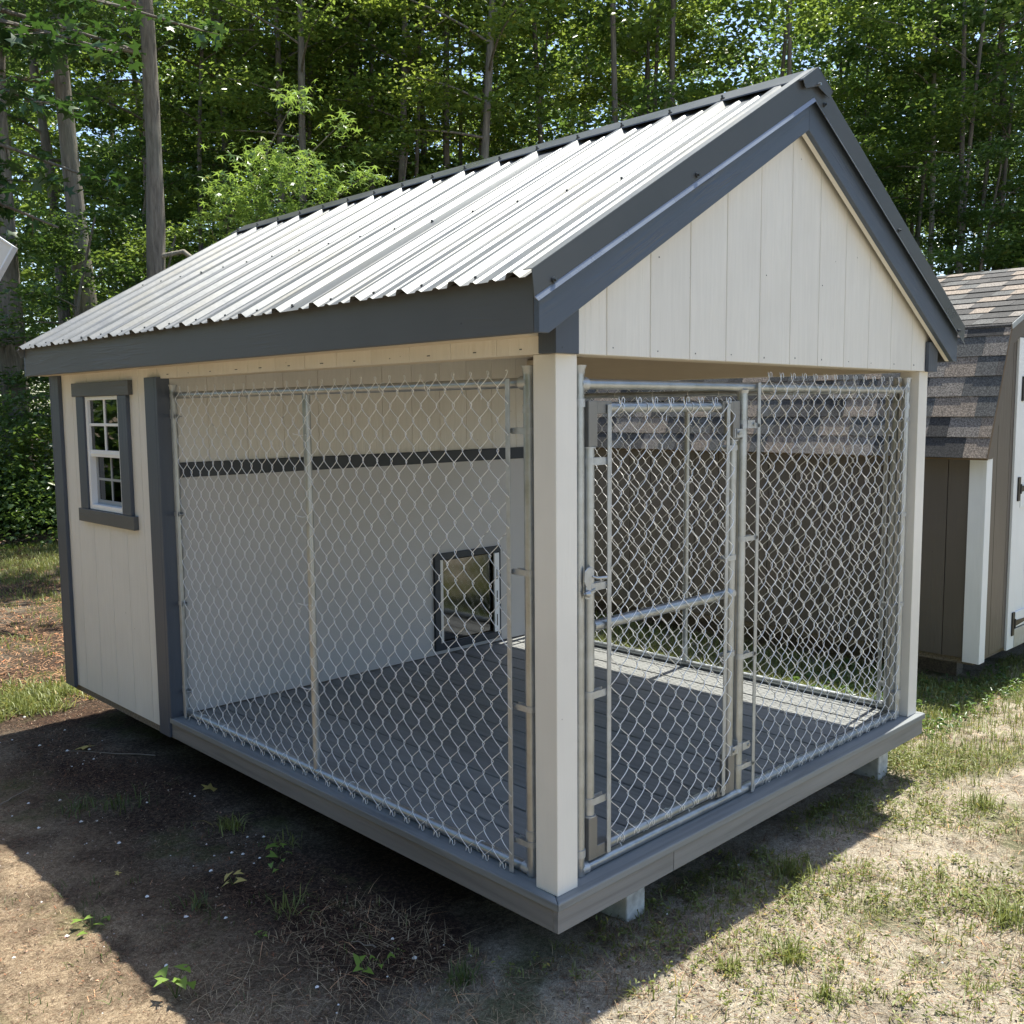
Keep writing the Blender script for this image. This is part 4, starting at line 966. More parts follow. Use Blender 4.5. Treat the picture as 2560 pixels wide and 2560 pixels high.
G0, G1, G2 = LEAF
TREES = [
 (3.20, 14.43, 0.175, 5, G1, 0, 'thick furrowed trunk nearest the left edge of the wood', (0.0, 0.0)),
 (4.31, 14.06, 0.150, 5, G1, 0, 'straight thick grey trunk, second from the left, above the rear of the kennel roof', (-0.30, 0.22)),
 (4.25, 12.10, 0.125, 5, G1, 0, 'thick trunk with an arched branch, standing behind the low end of the metal roof', (0.35, 0.0)),
 (6.51, 17.24, 0.100, 1, G1, 1, 'slimmer trunk just behind the one with the arched branch', (0.2, 0.0)),
 (5.91, 19.38, 0.118, 1, G1, 1, 'leaning trunk between the two thick grey trunks at the left', (-0.5, 0.3)),
 (8.43, 17.04, 0.090, 5, G0, 1, 'dark narrow trunk left of the bright star-leaved sapling crown', (-0.3, 0.1)),
 (8.64, 15.38, 0.085, 1, G0, 0, 'narrow grey trunk rising right out of the bright star-leaved sapling', (-0.15, 0.1)),
 (8.28, 14.16, 0.082, 5, G0, 0, 'mottled straight trunk above the far end of the ridge', (0.0, 0.1)),
 (10.29, 16.67, 0.086, 5, G0, 1, 'trunk leaning right beside the mottled straight one', (0.7, -0.5)),
 (11.06, 20.14, 0.069, 1, G0, 1, 'thin dark trunk deep behind the mottled one', (0.0, 0.0)),
 (12.00, 17.98, 0.056, 1, G0, 1, 'thin slanting trunk left of the middle of the picture top', (1.4, -1.0)),
 (10.46, 15.05, 0.082, 1, G2, 0, 'left one of a pair of trunks over the middle of the ridge', (0.0, 0.0)),
 (10.19, 13.86, 0.085, 5, G2, 1, 'right one of a pair of trunks over the middle of the ridge', (0.2, -0.1)),
 (13.76, 16.12, 0.070, 1, G2, 1, 'dark trunk behind the forked trunk over the ridge', (0.0, 0.0)),
 (10.54, 12.01, 0.092, 5, G2, 0, 'pale grey forked trunk above the middle of the ridge', (0.35, -0.2)),
 (16.17, 12.38, 0.080, 2, G2, 1, 'sunlit broad tree left of the roof peak', (0.0, 0.0)),
 (22.50, 12.28, 0.074, 2, G2, 1, 'light green tree behind the roof peak', (0.0, 0.0)),
 (25.62, 12.03, 0.060, 0, G0, 1, 'tall tree right of the patch of blue sky', (0.0, 0.0)),
 (24.24, 10.15, 0.064, 1, G1, 0, 'slim trunk just right of the roof peak', (0.0, 0.0)),
 (22.37, 9.08, 0.062, 5, G1, 1, 'second slim trunk right of the roof peak', (0.2, -0.2)),
 (19.76, 7.29, 0.068, 5, G1, 2, 'pale barked trunk above the shingle roof', (-0.3, 0.3)),
 (21.48, 7.05, 0.054, 1, G1, 1, 'dark trunk toward the top right corner', (0.0, 0.0)),
 (22.70, 7.28, 0.045, 2, G1, 1, 'thinnest trunk near the right edge of the wood', (0.3, 0.0)),
]
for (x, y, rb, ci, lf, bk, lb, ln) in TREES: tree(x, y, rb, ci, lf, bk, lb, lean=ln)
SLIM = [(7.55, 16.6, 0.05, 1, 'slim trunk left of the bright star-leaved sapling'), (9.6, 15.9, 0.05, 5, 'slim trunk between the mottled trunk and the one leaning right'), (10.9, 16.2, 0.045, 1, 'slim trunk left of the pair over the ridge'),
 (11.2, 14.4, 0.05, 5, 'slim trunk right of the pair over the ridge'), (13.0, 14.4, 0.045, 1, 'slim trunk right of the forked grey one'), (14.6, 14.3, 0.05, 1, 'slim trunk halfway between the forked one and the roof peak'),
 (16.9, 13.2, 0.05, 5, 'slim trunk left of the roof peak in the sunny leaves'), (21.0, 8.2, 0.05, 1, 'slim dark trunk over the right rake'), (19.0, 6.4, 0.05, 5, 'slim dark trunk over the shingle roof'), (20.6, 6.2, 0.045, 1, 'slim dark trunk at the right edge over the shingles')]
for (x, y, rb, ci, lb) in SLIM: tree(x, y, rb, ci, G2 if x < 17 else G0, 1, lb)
# understory trees filling the wood edge
UND = [(6.0, 16.2, 3, G1, 'low leafy tree between the left trunks'), (2.2, 15.6, 4, G1, 'low dark bushy tree at the left edge'), (7.4, 13.6, 4, G1, 'small bushy tree behind the rear of the metal roof'),
       (9.3, 12.9, 3, G0, 'young leafy tree just above the far ridge end'), (12.6, 13.2, 3, G2, 'young bright tree over the middle of the ridge'), (14.0, 10.6, 4, G2, 'young tree left of the roof peak'),
       (18.2, 8.6, 3, G1, 'small dark tree right of the roof peak'), (17.6, 5.6, 3, G1, 'small dark tree above the barn shed'), (19.6, 4.6, 4, G1, 'leafy tree at the right edge above the shingles'), (16.0, 9.2, 3, G0, 'leafy young tree just behind the roof peak')]
for x, y, ci, lf, lb in UND: tree(x, y, 0.045, ci, lf, 1, lb, 'young trees at the edge of the wood', sc_=1.15)

MORE = [(5.2, 13.6, 4, G0, 'low bush-like tree just behind the arched branch trunk'), (3.7, 13.0, 4, G1, 'low shaded young tree between the two left grey trunks'), (11.3, 11.2, 4, G2, 'low bright young tree behind the ridge middle'), (20.9, 6.0, 3, G1, 'leafy young tree over the barn shed ridge'), (1.2, 14.6, 3, G1, 'shaded young tree behind the leftmost trunk')]
for x, y, ci, lf, lb in MORE: tree(x, y, 0.04, ci, lf, 1, lb, 'young trees at the edge of the wood', sc_=1.0)
# the arched branch on the third trunk
ab = None
for o in col.objects:
    if o.get('label', '').startswith('thick trunk with an arched'): ab = o
def arch():
    ax0 = Vector((0.714, -0.70, 0)); z = 3.55
    pts = [Vector((0.10, 0, z - 0.3)) + ax0 * 0.0, Vector((0.14, -0.02, z)) + ax0 * 0.05, ax0 * 0.30 + Vector((0, 0, z + 0.42)), ax0 * 0.62 + Vector((0, 0, z + 0.48)), ax0 * 0.95 + Vector((0, 0, z + 0.22)), ax0 * 1.15 + Vector((0, 0, z - 0.12)), ax0 * 1.30 + Vector((0, 0, z - 0.42))]
    o = link('arched_branch', MB().tube(pts, [0.055, 0.05, 0.042, 0.037, 0.03, 0.022, 0.012], 8, False).mesh('arched_branch', BARK[2]), ab)
    link('arched_branch', MB().tube([Vector((0.1, -0.05, z - 0.42)), ax0 * 0.5 + Vector((0, 0, z - 0.32)), ax0 * 1.1 + Vector((0, 0, z - 0.30))], [0.03, 0.02, 0.01], 6, False).mesh('arched_branch', BARK[2]), ab)
arch()

# the far wood behind them: one mass of foliage and trunks
def far_wood():
    r = np.random.default_rng(99); Vs = {0: [], 1: []}; Fs = {0: [], 1: []}; n0 = {0: 0, 1: 0}; tr = MB()
    fw = np.array([0.699, 0.715]); rt = np.array([0.715, -0.699]); c0 = np.array([-2.0, -1.87])
    spots = []
    for dep, cnt, span in ((21, 10, 24), (24, 12, 30), (28, 14, 36), (34, 17, 44), (42, 20, 56), (52, 22, 68)):
        for k in range(cnt):
            lat = -span / 2 + span * (k + r.uniform(0.1, 0.9)) / cnt; d_ = dep + r.uniform(-2, 2)
            ratio = lat / d_
            if 0.19 < ratio < 0.27 and dep > 23: continue      # the gap where sky shows
            spots.append((c0 + fw * d_ + rt * lat, dep))
    for p, dep in spots:
        ci = 6; V, F, paths, z1 = crowns[ci]
        keep = 0.30 if dep < 25 else 0.22
        nl = len(V) // 4; sel = np.sort(r.choice(nl, int(nl * keep), replace=False))
        Q = V.reshape(nl, 4, 3)[sel]; cen = Q.mean(1, keepdims=True); Q = cen + (Q - cen) * (1.3 if dep < 30 else 1.75)
        a = r.uniform(0, 2 * pi); R_ = np.array([[cos(a), -sin(a), 0], [sin(a), cos(a), 0], [0, 0, 1]]); s = r.uniform(1.05, 1.3) * (1.0 if dep < 30 else 1.15)
        Q = (Q.reshape(-1, 3) @ R_.T) * s + np.array([p[0], p[1], GZ - 0.8])
        w = 0 if r.uniform() < (0.55 if (p - c0) @ rt < 5 else 0.15) else 1
        m_ = len(sel); i = np.arange(m_) * 4 + n0[w]; Vs[w].append(Q); Fs[w].append(np.concatenate([np.stack([i, i + 1, i + 2], 1), np.stack([i, i + 2, i + 3], 1)])); n0[w] += m_ * 4
        rb = r.uniform(0.05, 0.11); tr.tube([(p[0], p[1], GZ - 0.1), (p[0] + r.uniform(-.3, .3), p[1] + r.uniform(-.3, .3), 7), (p[0] + r.uniform(-.6, .6), p[1] + r.uniform(-.6, .6), 15)], [rb, rb * 0.75, rb * 0.35], 7, False)
    for dep, cnt, span in ((22, 16, 30), (27, 20, 38), (34, 24, 48), (44, 28, 62)):
        for k in range(cnt):
            lat = -span / 2 + span * (k + r.uniform(0, 1)) / cnt; p = c0 + fw * (dep + r.uniform(-2, 2)) + rt * lat
            m_ = 1100; q = r.normal(0, 1, (m_, 3)) * np.array([1.3, 1.3, 0.9]) * r.uniform(0.8, 1.3) + np.array([p[0], p[1], GZ + 1.6]); q[:, 2] = np.abs(q[:, 2] - GZ) + GZ
            V, F = leaf_quads(q, 0.15, r, 0.6, 0.7); w = k % 2; Vs[w].append(V); Fs[w].append(F + n0[w]); n0[w] += len(V)
    for w, mt in ((0, G0), (1, G1)):
        o = link('far_wood', npmesh('far_wood', np.concatenate(Vs[w]), np.concatenate(Fs[w]), mt)); tag(o, 'mass of leaves deep in the wood behind the trees', 'wood', kind='stuff')
    tag(link('far_trunks', tr.mesh('far_trunks', BARK[1])), 'dim thin trunks deep in the wood', 'wood', kind='stuff')
far_wood()

def surrounding_wood():
    r = np.random.default_rng(55); V, F, paths, z1 = crowns[6]; nl = len(V) // 4; Vs = []; Fs = []; n0 = 0; tr = MB()
    for k in range(46):
        a = radians(135 + 235 * (k + r.uniform(0, 0.8)) / 46)
        if 232 < math.degrees(a) < 312: continue
        R_ = (19 if a < radians(215) else 27) + r.uniform(-3, 6); x, y = R_ * cos(a), R_ * sin(a)
        sel = r.choice(nl, 1500, replace=False); Q = V.reshape(nl, 4, 3)[sel]; cen = Q.mean(1, keepdims=True); Q = cen + (Q - cen) * 5.4
        Q = Q.reshape(-1, 3) * r.uniform(0.9, 1.15) * np.array([1.3, 1.3, 0.9]) + np.array([x, y, GZ - 1.6]); i = np.arange(len(sel)) * 4 + n0; n0 += len(sel) * 4
        Vs.append(Q); Fs.append(np.concatenate([np.stack([i, i + 1, i + 2], 1), np.stack([i, i + 2, i + 3], 1)])); tr.tube([(x, y, GZ - 0.1), (x + .2, y, 13)], [0.16, 0.06], 6, False)
    for k in range(64):
        a = radians(88 + 132 * (k + r.uniform(0, 1)) / 64); R_ = r.uniform(13.5, 18); m_ = 420
        q = r.normal(0, 1, (m_, 3)) * np.array([1.0, 1.0, 1.5]); q[:, 2] = np.abs(q[:, 2]); q += np.array([R_ * cos(a), R_ * sin(a), GZ])
        V2, F2 = leaf_quads(q, 0.30, r, 0.7, 0.75); Vs.append(V2); Fs.append(F2 + n0); n0 += len(V2)
    tag(link('surrounding_wood', npmesh('surrounding_wood', np.concatenate(Vs), np.concatenate(Fs), G1)), 'woods enclosing the rest of the yard', 'wood', kind='stuff')
    tag(link('surrounding_trunks', tr.mesh('surrounding_trunks', BARK[1])), 'trunks of the woods enclosing the yard', 'wood', kind='stuff')
surrounding_wood()

# undergrowth along the edge of the wood
def undergrowth():
    r = np.random.default_rng(5); P = []  # low bushes
    for k in range(300):
        lat = r.uniform(-11, 16); dep = r.uniform(12.6, 20) if k > 120 else r.uniform(12.8, 15)
        if k < 110: lat = r.uniform(-9, -4.0)
        h = r.uniform(0.5, 1.7) if lat < -4 else r.uniform(0.5, 2.2); w = r.uniform(0.25, 0.6); m_ = 240
        c = np.array([-2 + 0.699 * dep + 0.715 * lat, -1.87 + 0.715 * dep - 0.699 * lat, GZ])
        q = r.normal(0, 1, (m_, 3)) * np.array([w, w, 0.12]); q[:, 2] += h * r.uniform(0.1, 1, m_) ** 0.7 * np.exp(-(q[:, 0] ** 2 + q[:, 1] ** 2) / (3 * w * w)); P.append(c + q)
    P = np.concatenate(P); V, F = leaf_quads(P, 0.085, r, 0.7, 0.7)
    tag(link('undergrowth', npmesh('undergrowth', V, F, G1)), 'leafy undergrowth along the edge of the wood', 'undergrowth', kind='stuff')
undergrowth()
def shrub(x, y, h, w, label, sd_, mat=LEAF[2]):
    r = np.random.default_rng(sd_); m_ = 3800
    t = empty('shrub', (x, y, GZ)); tag(t, label, 'shrub', 'shrubs at the edge of the wood')
    q = r.normal(0, 1, (m_, 3)); q /= np.linalg.norm(q, axis=1)[:, None]; rad = r.uniform(0.35, 1, m_) ** 0.5
    lump = 1 + 0.25 * np.sin(q[:, 0] * 5 + sd_) * np.cos(q[:, 1] * 4 + q[:, 2] * 3)
    P = q * (rad * lump)[:, None] * np.array([w, w, h * 0.5]) + np.array([0, 0, h * 0.5])
    V, F = leaf_quads(P, 0.085, r, 0.6, 0.72); link('foliage', npmesh('foliage', V, F, mat or G0), t)
    mb = MB()
    for k in range(9):
        a = r.uniform(0, 6.28); mb.tube([(0.05 * cos(a), 0.05 * sin(a), -0.05), (w * 0.4 * cos(a), w * 0.4 * sin(a), h * 0.5), (w * 0.7 * cos(a), w * 0.7 * sin(a), h * 0.85)], [0.014, 0.01, 0.004], 5, False)
    link('stem', mb.mesh('stem', BARK[1]), t)
for a in ((0.35, 13.2, 1.5, 0.9, 'rounded leafy shrub at the left edge under the big trunk', 1), (1.75, 13.6, 1.3, 0.85, 'leafy shrub just left of the kennel corner', 2), (3.2, 13.3, 1.6, 0.9, 'taller shrub half hidden behind the kennel corner', 3)):
    shrub(*a)

# lobed leaves: maple and star shaped
def lobed(P, size, r, lobes=5, depth=0.55, flat_=0.5, droop=0.1, narrow=1.0):
    n = len(P); K = lobes * 2 + 1
    ang = []; rad = []
    span = radians(250)
    for i in range(lobes * 2 - 1):
        a = -span / 2 + span * i / (lobes * 2 - 2); ang.append(a); rad.append((1.0 - 0.28 * abs(a) / (span / 2)) if i % 2 == 0 else (1 - depth) * 0.8)
    ang = np.array(ang); rad = np.array(rad); m_ = len(ang)
    s = size * r.uniform(0.65, 1.25, n)
    nrm = r.normal(0, 1, (n, 3)) * flat_; nrm[:, 2] += 1.0; nrm /= np.linalg.norm(nrm, axis=1)[:, None]
    t = r.normal(0, 1, (n, 3)); t -= nrm * (t * nrm).sum(1)[:, None]; t /= np.linalg.norm(t, axis=1)[:, None]; b = np.cross(nrm, t)
    V = np.zeros((n, m_ + 1, 3)); V[:, 0] = P
    for i in range(m_):
        V[:, i + 1] = P + (t * cos(ang[i]) * rad[i] + b * sin(ang[i]) * rad[i] * narrow) * (s * 0.6)[:, None] - nrm * (droop * rad[i] * rad[i] * s)[:, None]
    idx = np.arange(n)[:, None] * (m_ + 1)
    F = np.concatenate([np.concatenate([idx, idx + i + 1, idx + i + 2], 1) for i in range(m_ - 1)])
    return V.reshape(-1, 3), F

def overhang():
    """branches of a near maple hanging in from the top left; its trunk stands outside the picture"""
    r = np.random.default_rng(21); bx = Vector((-2.2, 9.6, GZ))
    t = empty('maple_tree', bx); tag(t, 'dark maple hanging its big lobed leaves over the top left', 'tree')
    mb = MB(); mb.tube([(0, 0, -0.1), (0.1, 0, 3.0), (0.15, -0.1, 6.0), (0.1, 0, 9.5)], [0.24, 0.19, 0.14, 0.05], 12, False)
    P = []
    ends = [((1.55, 6.35, 4.35), 4.6), ((1.05, 6.75, 3.95), 4.3), ((1.35, 6.5, 3.35), 4.0), ((0.75, 7.05, 3.35), 3.9), ((2.35, 6.45, 4.75), 5.0), ((0.45, 7.3, 4.2), 4.4), ((1.9, 6.75, 4.55), 4.8), ((0.9, 6.9, 4.9), 5.0), ((1.8, 6.3, 5.3), 5.4), ((0.4, 7.3, 5.2), 5.4), ((0.5, 7.3, 3.0), 3.6), ((-0.3, 7.9, 4.6), 4.8), ((1.15, 6.7, 2.95), 3.7)]
    for (e, z0) in ends:
        e = Vector(e) - bx; s = Vector((0.12, -0.02, z0 - GZ)); pts = []
        for q in range(9):
            f = q / 8; p = s.lerp(e, f) + Vector((0, 0, 0.35 * sin(pi * f))); pts.append(p)
        mb.tube(pts, [0.045 * (1 - 0.85 * q / 8) + 0.004 for q in range(9)], 6, False)
        for q in range(34):
            f = r.uniform(0.35, 1.04); p = s.lerp(e, f) + Vector((0, 0, 0.35 * sin(pi * min(f, 1)))); a = r.uniform(0, 6.28); L = r.uniform(0.15, 0.62)
            d_ = np.array([cos(a), sin(a), r.uniform(-0.45, 0.15)]); m_ = r.integers(5, 10)
            u = r.uniform(0.2, 1, m_)[:, None]; P.append(np.array(p) + d_ * L * u + r.normal(0, 0.05, (m_, 3)))
            if q % 2 == 0: mb.tube([p, Vector(np.array(p) + d_ * L * 0.9)], [0.006, 0.002], 4, False)
    P = np.concatenate(P)
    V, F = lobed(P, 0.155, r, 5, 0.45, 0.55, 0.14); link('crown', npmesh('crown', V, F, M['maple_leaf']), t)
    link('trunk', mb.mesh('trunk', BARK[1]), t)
    # unseen leaf mass added outside the picture, placed to keep these branches in shade
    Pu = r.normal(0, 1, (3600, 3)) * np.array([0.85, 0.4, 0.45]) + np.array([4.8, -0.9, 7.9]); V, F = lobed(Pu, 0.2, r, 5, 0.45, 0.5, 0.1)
    link('added_shade_crown', npmesh('added_shade_crown', V, F, M['maple_leaf']), t)
overhang()

def star_sapling():
    r = np.random.default_rng(31); b0 = Vector((3.55, 8.0, GZ)); t = empty('star_leaved_sapling', b0)
    tag(t, 'sapling with bright star-shaped leaves catching the sun above the metal roof', 'tree')
    mb = MB(); mb.tube([(0, 0, -0.1), (0.02, -0.1, 1.8), (-0.05, -0.3, 3.6)], [0.05, 0.035, 0.01], 8, False); P = []
    # clumps: centre in world space and radius
    cl = [((3.50, 7.25, 3.98), 0.34), ((3.42, 7.35, 3.76), 0.30), ((3.70, 7.05, 3.82), 0.30), ((3.95, 6.85, 3.70), 0.22), ((3.22, 7.50, 3.52), 0.26), ((3.42, 7.35, 3.42), 0.30), ((3.65, 7.15, 3.42), 0.26), ((3.08, 7.62, 3.66), 0.20), ((3.30, 7.45, 3.22), 0.28), ((3.55, 7.2, 3.2), 0.26), ((3.0, 7.7, 3.38), 0.16), ((3.86, 6.95, 3.42), 0.22), ((4.22, 6.62, 3.84), 0.18), ((4.05, 6.8, 4.35), 0.16), ((3.75, 7.15, 4.62), 0.2)]
    for (c, rd) in cl:
        c = Vector(c) - b0; s = Vector((0, -0.1, max(1.4, c.z - 1.1))); mb.tube([s, s.lerp(c, 0.5) + Vector((0, 0, 0.12)), c], [0.012, 0.009, 0.004], 5, False)
        m_ = int(150 * (rd / 0.28) ** 2); q = r.normal(0, 1, (m_, 3)) * np.array([rd * 0.62, rd * 0.62, rd * 0.36]); P.append(np.array(c) + q)
    V, F = lobed(np.concatenate(P), 0.125, r, 5, 0.72, 0.5, 0.22); link('crown', npmesh('crown', V, F, M['gum_leaf']), t); link('trunk', mb.mesh('trunk', BARK[1]), t)
star_sapling()

# ------------------------------------------------------------------ ground cover
def gz(x, y): return ground_height(x, y)
def under(x, y):  # footprint of the kennel and the shed
    return ((x > -0.02) & (x < W + 0.02) & (y > 0.15) & (y < LB)) | ((x > SX + 0.1) & (x < SX + SW) & (y > SY + 0.15))
def blades(C, h, w, lean, r, curl=0.5):
    """tapering bent blades: 5 vertices, quad-ish made of 3 triangles"""
    n = len(C); a = r.uniform(0, 2 * pi, n); d = np.stack([np.cos(a), np.sin(a), np.zeros(n)], 1); sd2 = np.stack([-np.sin(a), np.cos(a), np.zeros(n)], 1)
    h = h * r.uniform(0.45, 1.3, n)[:, None]; w = w * r.uniform(0.6, 1.3, n)[:, None]; l = lean * np.abs(r.normal(0, 1, n))[:, None]
    p0 = C; p1 = C + d * h * l * 0.45; p1[:, 2] += (h[:, 0] * 0.62 / np.sqrt(1 + (l[:, 0] * .6) ** 2)); p2 = C + d * h * l * (0.9 + curl * 0.4); p2[:, 2] += h[:, 0] / np.sqrt(1 + l[:, 0] ** 2) * (1 - curl * 0.25)
    V = np.stack([p0 - sd2 * w / 2, p0 + sd2 * w / 2, p1 - sd2 * w * 0.4, p1 + sd2 * w * 0.4, p2], 1).reshape(-1, 3)
    i = np.arange(n) * 5; F = np.concatenate([np.stack([i, i + 1, i + 3], 1), np.stack([i, i + 3, i + 2], 1), np.stack([i + 2, i + 3, i + 4], 1)])
    return V, F
def scatter(r, n, x0, x1, y0, y1, dens=None):
    x = r.uniform(x0, x1, n); y = r.uniform(y0, y1, n); k = ~under(x, y)
    if dens is not None: k &= r.uniform(0, 1, n) < dens(x, y)
    x, y = x[k], y[k]; return np.stack([x, y, gz(x, y) - 0.003], 1)
def fld(x, y, s=1.0, p=0.0):
    return 0.5 + 0.25 * (np.sin(x * 3.1 * s + p) * np.cos(y * 2.7 * s - p) + np.sin(x * 7.3 * s + y * 5.9 * s + 2 * p) * 0.7 + np.sin(x * 1.3 * s - y * 1.9 * s + p) * 0.8)
def tufts(r, C, per, rad):
    n = len(C); m_ = r.integers(per[0], per[1], n); Q = np.repeat(C, m_, axis=0); Q[:, :2] += r.normal(0, rad, (len(Q), 2)); return Q
def cover(name, V, F, mat, label, cat): tag(link(name, npmesh(name, V, F, mat)), label, cat, kind='stuff')
r = np.random.default_rng(77)
# green side: right of the kennel, strip between the buildings
green = lambda x, y: np.clip((fld(x, y, 1.0, 0.4) - 0.28) * 1.9, 0, 1) * np.clip((x + y * 0.3 + 0.1) / 1.6, 0.02, 1)
C = tufts(r, scatter(r, 40000, -0.6, 6.0, -2.0, 0.9, lambda x, y: green(x, y) * 0.62), (3, 8), 0.014)
V, F = blades(C, 0.038, 0.0034, 0.9, r); cover('grass', V, F, M['grass'], 'short thin grass on the sandy ground right of the kennel', 'grass')
C = tufts(r, scatter(r, 5200, 2.5, 4.1, 0.2, 6.5, lambda x, y: 0.9 + 0 * x), (5, 12), 0.018)
V, F = blades(C, 0.075, 0.0045, 0.7, r); cover('grass', V, F, M['grass'], 'fresh grass in the strip between the kennel and the brown shed', 'grass')
C = tufts(r, scatter(r, 3600, 2.5, 6.5, -0.3, 1.6, lambda x, y: 0.8 + 0 * x), (5, 11), 0.018)
V, F = blades(C, 0.06, 0.004, 0.8, r); cover('grass', V, F, M['grass'], 'longer grass in front of the brown shed', 'grass')
# small broad-leaved weeds
def weeds(C, r, size, h):
    n = len(C); m_ = r.integers(5, 12, n); Q = np.repeat(C, m_, axis=0); Q += r.normal(0, 1, (len(Q), 3)) * np.array([0.014, 0.014, 0.0]); Q[:, 2] += r.uniform(0.004, h, len(Q)); return leaf_quads(Q, size, r, 0.9, 0.42)
C = scatter(r, 26000, -0.4, 6.0, -2.0, 0.9, lambda x, y: green(x, y) * 0.7)
V, F = weeds(C, r, 0.018, 0.045); cover('weeds', V, F, M['grass'], 'tiny broad-leaved weeds among the thin grass', 'weeds')
C = scatter(r, 420, 2.9, 4.6, 0.1, 1.2, lambda x, y: 0.8 + 0 * x); V, F = weeds(C, r, 0.034, 0.07); cover('weeds', V, F, G1, 'darker clover-like weeds beside the brown shed', 'weeds')
# straw and dead stems
C = scatter(r, 70000, -0.8, 6.0, -2.0, 0.9, lambda x, y: 0.35 + 0.4 * fld(x, y, 1.3, 2.0))
V, F = blades(C, 0.035, 0.0018, 2.6, r); cover('straw', V, F, M['straw'], 'dry straw lying on the sand', 'straw')
C = tufts(r, scatter(r, 9000, 0.0, 6.0, -2.0, 0.9, lambda x, y: np.clip((fld(x, y, 1.6, 1.2) - 0.5) * 2.4, 0, 1)), (4, 10), 0.012)
V, F = blades(C, 0.030, 0.0016, 0.8, r); cover('dry_stems', V, F, M['needle'], 'reddish dead stems among the weeds', 'stems')
# left side: pine litter, thin dull grass
def flatneedles(C, L, w, r):
    n = len(C); a = r.uniform(0, 2 * pi, n); t = np.stack([np.cos(a), np.sin(a), r.normal(0, 0.25, n)], 1); s = np.stack([-np.sin(a), np.cos(a), np.zeros(n)], 1); L = L * r.uniform(0.4, 1.3, n)[:, None]
    C = C + np.array([0, 0, 1]) * r.uniform(0.002, 0.008, n)[:, None]
    V = np.stack([C - t * L / 2 - s * w / 2, C - t * L / 2 + s * w / 2, C + t * L / 2 + s * w / 2, C + t * L / 2 - s * w / 2], 1).reshape(-1, 3); i = np.arange(n) * 4
    return V, np.stack([i, i + 1, i + 2, i + 3], 1)
C = scatter(r, 150000, -1.9, 1.6, -1.4, 5.0, lambda x, y: 0.5 + 0.5 * (fld(x, y, 1.1, 3.0) > 0.45)); V, F = flatneedles(C, 0.014, 0.0017, r); cover('pine_litter', V, F, M['needle'], 'red-brown pine litter in the shade of the kennel', 'litter')
C = scatter(r, 16000, -1.9, 1.4, -1.4, 5.0, lambda x, y: 0.5 + 0 * x); V, F = flatneedles(C, 0.022, 0.0013, r); cover('straw', V, F, M['straw'], 'pale dry stems over the pine litter', 'straw')
for (cx_, cy_, n_, rd, h, mt, lb) in ((-0.314, 2.317, 26, 0.07, 0.07, 'grass_dull', 'sprawling dull grass tuft in the shade below the window wall corner'), (-0.47, 2.42, 20, 0.08, 0.06, 'grass_dull', 'low grass tuft left of the sprawling one in the shade'),
      (-0.09, 1.78, 34, 0.045, 0.06, 'grass', 'upright green tuft in the shade under the side mesh'), (-0.51, 1.23, 12, 0.03, 0.06, 'grass_dull', 'small tuft in the middle of the shade'), (0.0, 1.5, 14, 0.06, 0.05, 'grass', 'wispy tuft close to the deck skirt'),
      (-0.30, 0.98, 12, 0.04, 0.07, 'grass', 'thin tuft of long blades in the front of the shade'), (-0.15, 0.25, 30, 0.03, 0.06, 'grass_dull', 'tuft in the shade in front of the deck corner'), (1.16, -0.10, 60, 0.06, 0.07, 'grass', 'large bright tuft on the shadow line right of the gate'),
      (0.62, -0.40, 34, 0.03, 0.08, 'grass', 'tall tuft alone on the sand'), (1.36, -0.78, 50, 0.05, 0.09, 'grass', 'bright tuft near the right edge'), (2.3, -0.35, 50, 0.05, 0.08, 'grass', 'bright tuft out in the weeds to the right'), (0.45, -0.30, 24, 0.03, 0.05, 'grass', 'small splayed tuft on the sand'), (0.52, -0.57, 20, 0.025, 0.06, 'grass', 'narrow tuft at the bottom of the picture')):
    q = np.zeros((n_ * 3, 3)); q[:, 0] = cx_; q[:, 1] = cy_; q[:, :2] += r.normal(0, rd * 0.7, (n_ * 3, 2)); q[:, 2] = gz(q[:, 0], q[:, 1]) - 0.003
    q -= np.array([cx_, cy_, GZ]); V, F = blades(q, h, 0.004, 0.8, r)
    o = link('grass_tuft', npmesh('grass_tuft', V, F, M[mt]), None, (cx_, cy_, GZ)); tag(o, lb, 'grass tuft', 'grass tufts on the bare ground')
C = tufts(r, scatter(r, 700, -1.6, 0.6, 0.6, 4.2, lambda x, y: np.clip((fld(x, y, 1.2, 5.0) - 0.55) * 3, 0, 1)), (3, 8), 0.02); V, F = blades(C, 0.035, 0.003, 0.9, r); cover('grass', V, F, M['grass_dull'], 'sparse thin grass in the shaded litter', 'grass')
# lit weeds by the rear corner and the lawn beyond
C = tufts(r, scatter(r, 900, -0.7, 0.25, 3.9, 4.7, lambda x, y: np.exp(-((x + 0.1) ** 2 / 0.12 + (y - 4.25) ** 2 / 0.06))), (6, 14), 0.02); V, F = blades(C, 0.08, 0.006, 0.8, r); cover('grass', V, F, M['grass'], 'bright grass in the sun at the rear corner of the kennel', 'grass')
C = tufts(r, scatter(r, 16000, -1.5, 4.5, 4.2, 13.5, lambda x, y: np.where(y > 8.6, 0.9, 0.10 + 0.4 * (fld(x, y, 0.8, 1.0) > 0.62))), (4, 9), 0.03); V, F = blades(C, 0.075, 0.006, 0.8, r); cover('grass', V, F, M['grass'], 'rough lawn between the kennel and the wood', 'grass')
C = scatter(r, 50000, -2.0, 3.0, 4.0, 10.0, lambda x, y: np.where(y < 8.8, 0.8, 0.2)); V, F = flatneedles(C, 0.045, 0.006, r); cover('pine_litter', V, F, M['rust'], 'rust-coloured litter toned brighter for the sun behind the kennel', 'litter')
